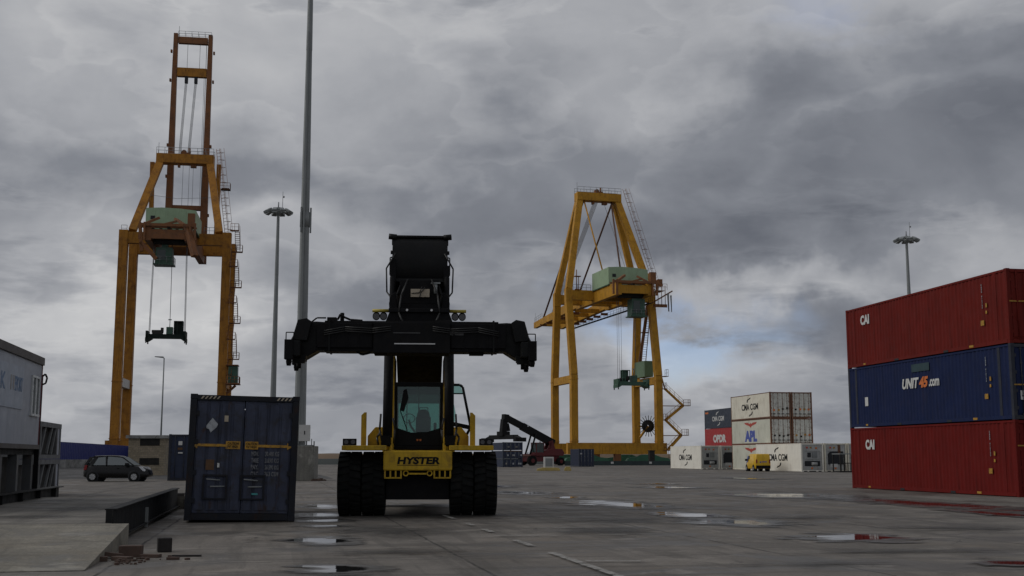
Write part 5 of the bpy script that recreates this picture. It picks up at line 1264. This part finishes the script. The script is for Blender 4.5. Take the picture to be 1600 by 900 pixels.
# bricks and timber lying by the ramp
rb = random.Random(4)
def brick(x, y, z, a, b_=(.24, .115, .06), lab='', mat='brick', tilt=0):
    o = MB().box(-b_[0] / 2, b_[0] / 2, -b_[1] / 2, b_[1] / 2, 0, b_[2]).build('brick', mat, bevel=.006, loc=(x, y, z + abs(math.sin(tilt)) * b_[0] / 2), rotz=a)
    o.rotation_euler = (0, tilt, a)
    return tag(o, lab, 'brick', 'bricks fallen beside the ramp')
brick(-5.78, 18.35, .0, .1, (.33, .2, .17), 'largest red brick block beside the ramp, standing upright in the rubble')
brick(-6.0, 18.1, .0, .5, (.34, .16, .06), 'flat reddish brick leaning on the largest brick block', tilt=.15)
brick(-5.45, 18.25, .0, -.15, (.3, .13, .05), 'flat brick lying between the brick block and the black cube')
brick(-6.0, 17.55, .0, .3, (.26, .12, .07), 'brick against the foot of the ramp, nearest to the camera')
brick(-5.7, 17.7, .0, -.4, (.3, .14, .06), 'brown flat brick in the middle of the rubble by the ramp')
brick(-5.0, 17.85, .0, .1, (.18, .09, .04), 'small broken brick lying alone below the black cube')
brick(-4.78, 17.82, .0, .8, (.07, .05, .03), 'tiny brick fragment right of the small broken brick')
rub = MB()
for k in range(120):
    x = rb.gauss(-5.8, .30); y = rb.gauss(17.6, .4); s_ = rb.uniform(.008, .035)
    if x < -5.55 - (y - 16.2) * .2 + .1: continue
    rub.box(x - s_, x + s_, y - s_ * .8, y + s_ * .8, 0, s_ * rb.uniform(.5, 1.2), Matrix.Rotation(rb.uniform(0, 3), 3, 'Z'))
tag(rub.build('rubble', 'brick'), kind='stuff', label='small brick rubble and splinters at the foot of the ramp', cat='rubble')
cube = MB().box(-.11, .11, -.11, .11, 0, .22)
cube = cube.build('timber_block', 'timber', bevel=.012, loc=(-5.55, 19.3, 0.004), rotz=.35); tag(cube, 'black oily timber cube lying alone on the concrete by the ramp', 'block')
bd_ = MB().box(-.22, .22, -.04, .04, 0, .025).build('board', 'timber', loc=(-4.95, 18.4, .0), rotz=.1); tag(bd_, 'thin dark splinter of board lying right of the black cube', 'board')
# rubble by the mast plinth
rp_ = MB()
for k in range(26): x = rb.gauss(-12.35, .2); y = rb.gauss(75.9, .2); s_ = rb.uniform(.04, .11); rp_.box(x - s_, x + s_, y - s_, y + s_, 0, s_ * 1.6, Matrix.Rotation(rb.uniform(0, 3), 3, 'Z'))
tag(rp_.build('rubble', 'brick'), kind='stuff', label='reddish rubble heaped at the corner of the mast plinth', cat='rubble')

# ================================================================ CARS
def loft_body(mb, stations, z_lo):
    """stations: (x, z_bottom, z_belt, hw_low, hw_belt)"""
    vs = []; fs = []; n = 8
    for (x, zb, zt_, hl, hb) in stations:
        zm = zb + (zt_ - zb) * .45; r_ = min(.1, (zt_ - zb) * .3)
        vs += [(x, -hl * .94, zb), (x, -hl, zb + .08), (x, -hl * 1.0, zm), (x, -hb, zt_ - r_), (x, -hb * .9, zt_), (x, hb * .9, zt_), (x, hb, zt_ - r_), (x, hl, zm), (x, hl, zb + .08), (x, hl * .94, zb)]
    n = 10
    for i in range(len(stations) - 1):
        for j in range(n): fs.append((i * n + j, i * n + (j + 1) % n, (i + 1) * n + (j + 1) % n, (i + 1) * n + j))
    fs.append(tuple(range(n))[::-1]); fs.append(tuple((len(stations) - 1) * n + j for j in range(n)))
    return mb.add(vs, fs, True)
def road_wheel(x, y, r, w_, parent, hub='rim', spokes=7):
    sg = 1 if y > 0 else -1
    t_ = MB().lathe([(-w_ / 2, r * .62), (-w_ / 2, r * .93), (-w_ * .4, r), (w_ * .4, r), (w_ / 2, r * .93), (w_ / 2, r * .62)], lambda a, c, s_: (x + c, y + a, r + s_), 28).build('wheel', 'tyre', parent)
    mb = MB()
    for k in range(spokes):
        a = 2 * math.pi * k / spokes; mb.beam((x, y + sg * w_ * .42, r), (x + math.cos(a) * r * .60, y + sg * w_ * .42, r + math.sin(a) * r * .60), .03, r * .2, .03, r * .34, up=(-math.sin(a), 0, math.cos(a)))
    mb.lathe([(sg * w_ * .30, r * .64), (sg * w_ * .46, r * .64), (sg * w_ * .46, r * .56), (sg * w_ * .30, r * .56)], lambda a, c, s_: (x + c, y + a, r + s_), 24)
    mb.tube((x, y + sg * w_ * .3, r), (x, y + sg * w_ * .49, r), r * .16, n=12)
    mb.build('rim', hub, t_)
    MB().tube((x, y - sg * w_ * .1, r), (x, y + sg * w_ * .2, r), r * .6, n=20).build('brake_disc', 'black_open', t_)
car = thing('parked_car', (-24.4, 74.3, 0), R(3), 'small dark grey hatchback parked beside the stone kiosk, facing right', 'car')
# forward +x, the side towards the camera is -y
st_ = [(-1.95, .42, .86, .55, .5), (-1.92, .32, .98, .72, .68), (-1.75, .25, 1.02, .84, .80), (-1.2, .22, 1.02, .87, .83), (-.3, .22, 1.0, .88, .83), (.6, .22, .99, .88, .83), (.95, .22, .99, .88, .82), (1.3, .22, .93, .87, .80), (1.65, .24, .84, .84, .76), (1.88, .28, .72, .74, .66), (1.97, .34, .60, .55, .5)]
cbody = loft_body(MB(), st_, 0).build('body', 'car', car)
# greenhouse: roof and pillars
gh = [(-1.82, 1.02, -.80), (-1.58, 1.46, -.66), (-1.3, 1.555, -.62), (-.4, 1.585, -.60), (.15, 1.55, -.60), (.38, 1.50, -.62), (1.12, .98, -.78)]
mb = MB(); vs = []; fs = []
for x_, z_, y_ in gh: vs += [(x_, y_, z_), (x_, y_ * .7, z_ + .02), (x_, -y_ * .7, z_ + .02), (x_, -y_, z_)]
for i in range(1, len(gh) - 2):
    for j in range(3): fs.append((4 * i + j, 4 * i + j + 1, 4 * i + 5 + j, 4 * i + 4 + j))
mb.add(vs, fs, True)
for sg in (-1, 1):
    def p3(x_, z_): f_ = (z_ - 1.0) / .56; return (x_, sg * (.81 - .19 * f_), z_)
    for a, b_, ww in (((1.10, 1.0), (.36, 1.49), .07), ((-1.80, 1.0), (-1.52, 1.48), .14), ((-.52, 1.0), (-.60, 1.55), .10), ((-1.52, 1.47), (-.4, 1.56), .05), ((-.4, 1.56), (.36, 1.49), .05)):
        mb.beam(p3(*a), p3(*b_), .04, ww, up=(0, sg * .2, 1) if abs(a[1] - b_[1]) < .2 else (1, 0, 0))
    mb.beam(p3(-1.45, 1.02), p3(-1.2, 1.50), .03, .22, up=(1, 0, 0))
mb.build('roof', 'car', car)
for sg in (-1, 1):
    def p2(x_, z_): f_ = (z_ - 1.0) / .56; return Vector((x_, sg * (.80 - .19 * f_), z_))
    MB().add([p2(-.5, 1.0), p2(1.02, 1.0), p2(.36, 1.48), p2(-.5, 1.54)], [(0, 1, 2, 3)]).add([p2(-1.5, 1.0), p2(-.56, 1.0), p2(-.6, 1.54), p2(-1.4, 1.48)], [(0, 1, 2, 3)]).build('side_window', 'glass_car', car)
    MB().box(*sorted((.62, .84)), *sorted((sg * .82, sg * 1.0)), 1.0, 1.14).build('mirror', 'car', car, bevel=.03)
    MB().prism([(1.42, .90), (1.60, .90), (1.84, .70), (1.80, .62), (1.66, .66)], lambda u, v, w_, sg=sg: (u, sg * w_, v), .70, .795 if sg < 0 else .795).build('headlight', 'head_w', car)
    MB().prism([(-1.9, .70), (-1.72, .72), (-1.68, 1.0), (-1.82, 1.02)], lambda u, v, w_, sg=sg: (u, sg * w_, v), .72, .84).build('tail_light', 'tail', car)
    for x_ in (-1.32, 1.18):
        MB().lathe([(0, .37), (.01, .37), (.01, .30), (0, .30)], lambda a, c, s_, sg=sg, x_=x_: (x_ + c, sg * (.872 + a), .31 + s_), 28).tube((x_, sg * .5, .31), (x_, sg * .884, .31), .355, n=28).build('wheel_arch', 'black_open', car)
        road_wheel(x_, sg * .82, .30, .19, car)
MB().add([(1.14, -.76, 1.0), (1.14, .76, 1.0), (.40, .60, 1.505), (.40, -.60, 1.505)], [(0, 1, 2, 3)]).build('windscreen', 'glass_car', car)
MB().add([(-1.83, -.76, 1.02), (-1.83, .76, 1.02), (-1.60, .62, 1.45), (-1.60, -.62, 1.45)], [(0, 1, 2, 3)]).build('rear_window', 'glass_car', car)
MB().box(.12, .28, -.885, -.872, .80, .83).build('door_handle', 'black', car)
van = thing('parked_van', (26.05, 127.0, 0), R(95), 'small yellow delivery van parked in front of the white containers', 'van')
# forward +x
st_ = [(-2.02, .38, 1.75, .70, .62), (-1.98, .28, 1.80, .80, .72), (-1.2, .26, 1.82, .83, .76), (.2, .26, 1.80, .83, .76), (.55, .26, 1.76, .83, .74), (.62, .26, 1.20, .83, .78), (1.2, .28, 1.02, .82, .74), (1.75, .30, .92, .76, .68), (1.98, .38, .70, .6, .55)]
loft_body(MB(), st_, 0).build('body', 'van', van)
MB().add([(1.22, -.68, 1.04), (1.22, .68, 1.04), (.60, .66, 1.72), (.60, -.66, 1.72)], [(0, 1, 2, 3)]).build('windscreen', 'glass_car', van)
for sg in (-1, 1):
    MB().prism([(.60, 1.72), (.60, 1.16), (1.2, 1.03)], lambda u, v, w_, sg=sg: (u, sg * w_, v), .60, .72).build('cab_pillar', 'van', van)
    MB().prism([(.05, 1.14), (.98, 1.08), (.62, 1.60), (.1, 1.62)], lambda u, v, w_, sg=sg: (u, sg * w_, v), .74, .80).build('side_window', 'glass_off', van)
    MB().box(.85, 1.05, *sorted((sg * .84, sg * 1.05)), 1.08, 1.30).build('mirror', 'black', van)
    MB().box(-2.035, -1.95, *sorted((sg * .62, sg * .76)), .85, 1.25).build('tail_light', 'tail', van)
    for x_ in (-1.25, 1.25):
        MB().tube((x_, sg * .5, .34), (x_, sg * .842, .34), .38, n=24).build('wheel_arch', 'black_open', van); road_wheel(x_, sg * .77, .31, .2, van)
MB().box(-2.08, -1.9, -.76, .76, .30, .62).build('bumper', 'black2', van)
MB().box(-2.036, -2.0, -.4, .12, .95, 1.04).box(-2.036, -2.0, .2, .34, .88, 1.04).build('marking', 'mark_b', van)
MB().box(-2.028, -2.0, -.006, .006, .64, 1.72).build('door_gap', 'black', van)

# ================================================================ SMALL THINGS FAR OUT
x, y = 4.15, 131
cbx = thing('cabinet', (4.05, 131, 0.35), R(5), 'white framed box standing on a yellow barrier block in front of the red reach stacker', 'cabinet')
MB().box(-.53, .53, 0, .6, 0, 1.15).build('casing', 'white', cbx, bevel=.02); MB().box(-.38, .38, -.02, -.001, .12, 1.0).build('door_panel', 'steel', cbx)
b1 = MB().prism([(-1.55, 0), (1.0, 0), (1.0, .2), (.8, .34), (-.9, .34), (-1.2, .28), (-1.5, .22)], lambda u, v, w_: (u, w_, v), 0, .9).build('barrier_block', 'plinth_y', loc=(4.25, 130.8, 0), bevel=.03); tag(b1, 'wider yellow barrier block under the white framed box', 'barrier')
b2 = MB().prism([(-.4, 0), (.4, 0), (.38, .2), (.22, .45), (-.22, .45), (-.38, .2)], lambda u, v, w_: (u, w_, v), 0, .8).build('barrier_block', 'plinth_y', loc=(6.1, 130.8, 0), bevel=.03); tag(b2, 'smaller rounded yellow barrier block lying right of the white framed box', 'barrier')
lw = thing('low_wall', (9.5, 212, 0), R(13), 'low dark teal wall running along in front of the right crane bogies', 'wall')
MB().box(0, 24, 0, .5, 0, .8).build('wall_body', 'teal_wall', lw)
for x_ in (8.4, 15.6, 20.5): MB().box(x_, x_ + .5, -.03, -.001, .3, .65).build('sign_plate', 'mark_w', lw)
cbb = MB().box(-.5, .5, -.4, .4, 0, 2.6).box(-.6, .6, -.5, .5, 2.6, 2.72).build('control_kiosk', 'dark_under', loc=(25.9, 222.0, 0), rotz=R(15)); tag(cbb, 'narrow dark grey control kiosk at the right crane foot', 'kiosk')
